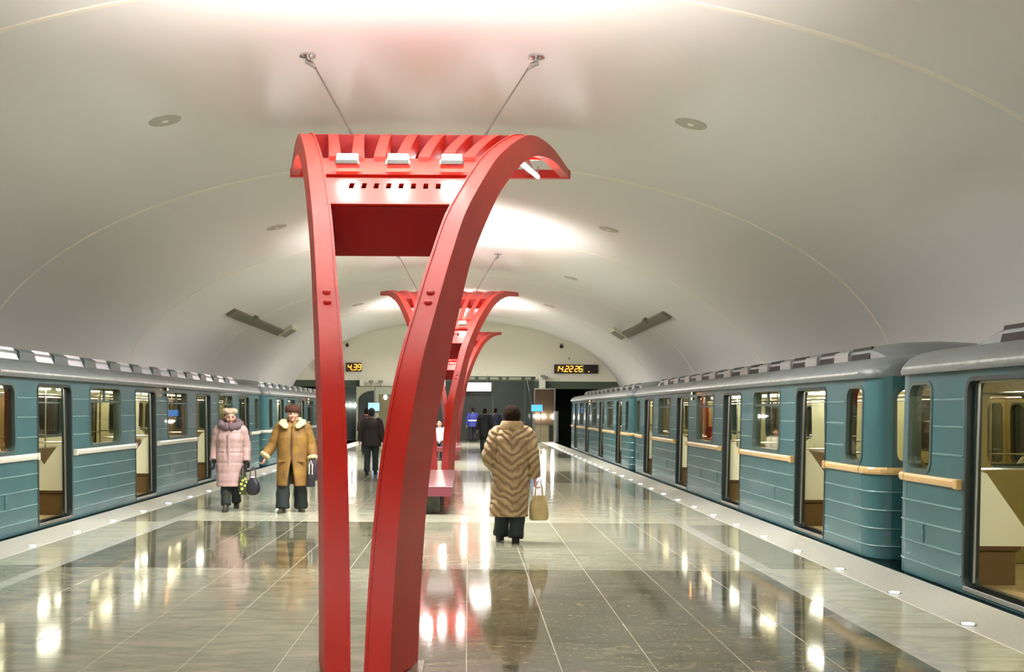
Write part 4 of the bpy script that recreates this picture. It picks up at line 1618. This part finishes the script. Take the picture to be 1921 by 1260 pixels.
for S in 'AB':
    p, r = dens(SHO(J, S) + [(J['sh' + S] + J['el' + S]) / 2 + V(0, .01, 0), J['el' + S], (J['el' + S] + J['wr' + S]) / 2, J['wr' + S] + V(0, 0, .0 if S == 'B' else .02)], [.03, .072, .094, .094, .09, .084, .072], 40)
    r = [x * (1 + .035 * math.sin(i * 1.1)) for i, x in enumerate(r)]
    MB().tube(p, r, 20).obj('sleeve', 'chevron', p3, smooth='all')
m = MB()
RR = []
for z, rx, ry, dy in ((1.38, .155, .125, .03), (1.41, .16, .13, .03), (1.46, .145, .12, .03), (1.49, .13, .11, .025), (1.50, .115, .10, .02)):
    RR.append([V(math.cos(a) * rx, dy + math.sin(a) * ry, z) for a in [2 * PI * i / 30 for i in range(30)]])
m.loft(RR, True)
m.obj('collar', 'plainfur', p3, smooth='all')
hc = J['head']
m = MB()
rng = random.Random(3)
m.ball(hc + V(0, .03, .03), (.108, .118, .125), 26, 16, lambda d: d * (1 + .03 * math.sin(d.x * 60) * math.cos(d.z * 50)))
m.ball(hc + V(0, .06, -.04), (.088, .075, .07), 20, 10)
m.obj('fur_hat', 'darkhair', p3, smooth='all')
bag('handbag', 'soft beige leather handbag hanging beside the fur-coated woman', (.885, 13.88, .27), 'beigebag', .235, .31, .13, .19, 'beigebag')


# --- simpler passers-by far down the platform
def passer(label, loc, rz, h, top_m, leg_m, hair_m, stride=.1, long_=.62, sw=.2, J2=None, bulk=1.0, group=None):
    J = joints(h, J2 or dict(wrA=V(-.29, -.05, .82) * (h / 1.65), wrB=V(.29, .03, .82) * (h / 1.65)),
               dict(knA=V(-.09, -.08 - stride * .3, .47), anA=V(-.09, -stride, .09), knB=V(.1, 0, .47), anB=V(.10, stride, .09)) if not J2 or 'knA' not in J2 else None, sw=sw)
    r, P = make_person(label, loc, rz, J, far=True, group=group)
    trousers(r, J, leg_m)
    shoes(r, J, 'black', .05)
    k = h / 1.65
    z0 = J['pelvis'].z - (.9 - long_) * k if not (J2 and 'seated' in J2) else J['pelvis'].z
    off = J['neck'].y
    tab = [(z0, 0, 0, .22 * bulk, .165), (J['pelvis'].z + .05, 0, 0, .215 * bulk, .16), (J['pelvis'].z + .2 * k, 0, 0, .21 * bulk, .15), (J['pelvis'].z + .33 * k, 0, .01, .235 * bulk, .16),
           (J['neck'].z - .08, 0, .02, .21 * bulk, .13), (J['neck'].z - .02, 0, .02, .12, .10), (J['neck'].z + .02, 0, .02, .08, .08)]
    m, R = loft_cloth(refine(tab, 24), 28, lambda a, t, z: 1 + .015 * math.sin(a * 5 + z * 11))
    solid(m.obj('jacket', top_m, r, smooth='all'))
    for S in 'AB':
        p, q = dens(SHO(J, S) + [J['el' + S], J['wr' + S] + V(0, 0, .02)], [.03, .06, .082, .072, .06], 18)
        MB().tube(p, q, 14).obj('sleeve', top_m, r, smooth='all')
    hc = J['head']
    m = MB()
    m.ball(hc + V(0, .025, .03), (.088, .102, .106), 18, 10)
    m.ball(hc + V(0, .05, -.03), (.074, .06, .07), 12, 8)
    m.obj('hair', hair_m, r, smooth='all')
    return r, J


passer('man walking away in dark jacket and dark trousers, between the nearest pylon legs', (-2.41, 28.0, 0), PI, 1.66, 'darkjacket', 'jeans', 'black', .12, .70, .2, None, 1.12)
passer('person in maroon jacket mostly hidden behind the man in dark jacket', (-3.72, 41.0, 0), PI, 1.66, 'maroon', 'blackcoat', 'darkhair', .1, .7)
passer('person in black coat walking away, left of the fur-coated woman', (.66, 44.2, 0), PI, 1.70, 'blackcoat', 'blackcoat', 'darkhair', .1, .5)
passer('person in navy coat behind the head of the fur-coated woman', (1.22, 50.0, 0), PI, 1.72, 'navy', 'navy', 'darkhair', .08, .5)
r, J = passer('worker in bright blue jacket with white reflective band, by the dark glass', (.25, 57.6, 0), PI, 1.74, 'workblue', 'blackcoat', 'darkhair', .05, .72, bulk=1.1)
MB().tube([V(math.cos(a) * .262, math.sin(a) * .185, 1.10) for a in [2 * PI * i / 20 for i in range(21)]], [(.01, .028)] * 21, 8, False).obj('reflective_band', 'reflect', r)
# seated on the farther bench
sj = dict(pelvis=V(0, 0, .53), chest=V(0, 0, .8), neck=V(0, .0, 1.04), head=V(0, -.02, 1.18), shA=V(-.19, 0, .97), shB=V(.19, 0, .97),
          elA=V(-.24, .0, .72), elB=V(.24, 0, .72), wrA=V(-.14, -.26, .62), wrB=V(.14, -.26, .62), hdA=V(.3, -1, 0).normalized(), hdB=V(-.3, -1, 0).normalized(),
          hipA=V(-.1, -.02, .53), hipB=V(.1, -.02, .53), knA=V(-.11, -.43, .50), knB=V(.11, -.43, .50), anA=V(-.11, -.45, .09), anB=V(.11, -.45, .09), seated=V(0, 0, 0))
passer('dark haired person in white top sitting on the farther bench', (-.93, 36.45, 0), 0, 1.65, 'whitetop', 'black', 'darkhair', 0, .5, J2=sj)
sj2 = {k_: v_.copy() for k_, v_ in sj.items()}
r, J = passer('dark clothed passenger sitting inside the middle right-hand car, seen through its window', (4.84, 22.3, .02), PI / 2, 1.65, 'blackcoat', 'blackcoat', 'darkhair', 0, .5, J2=sj2)
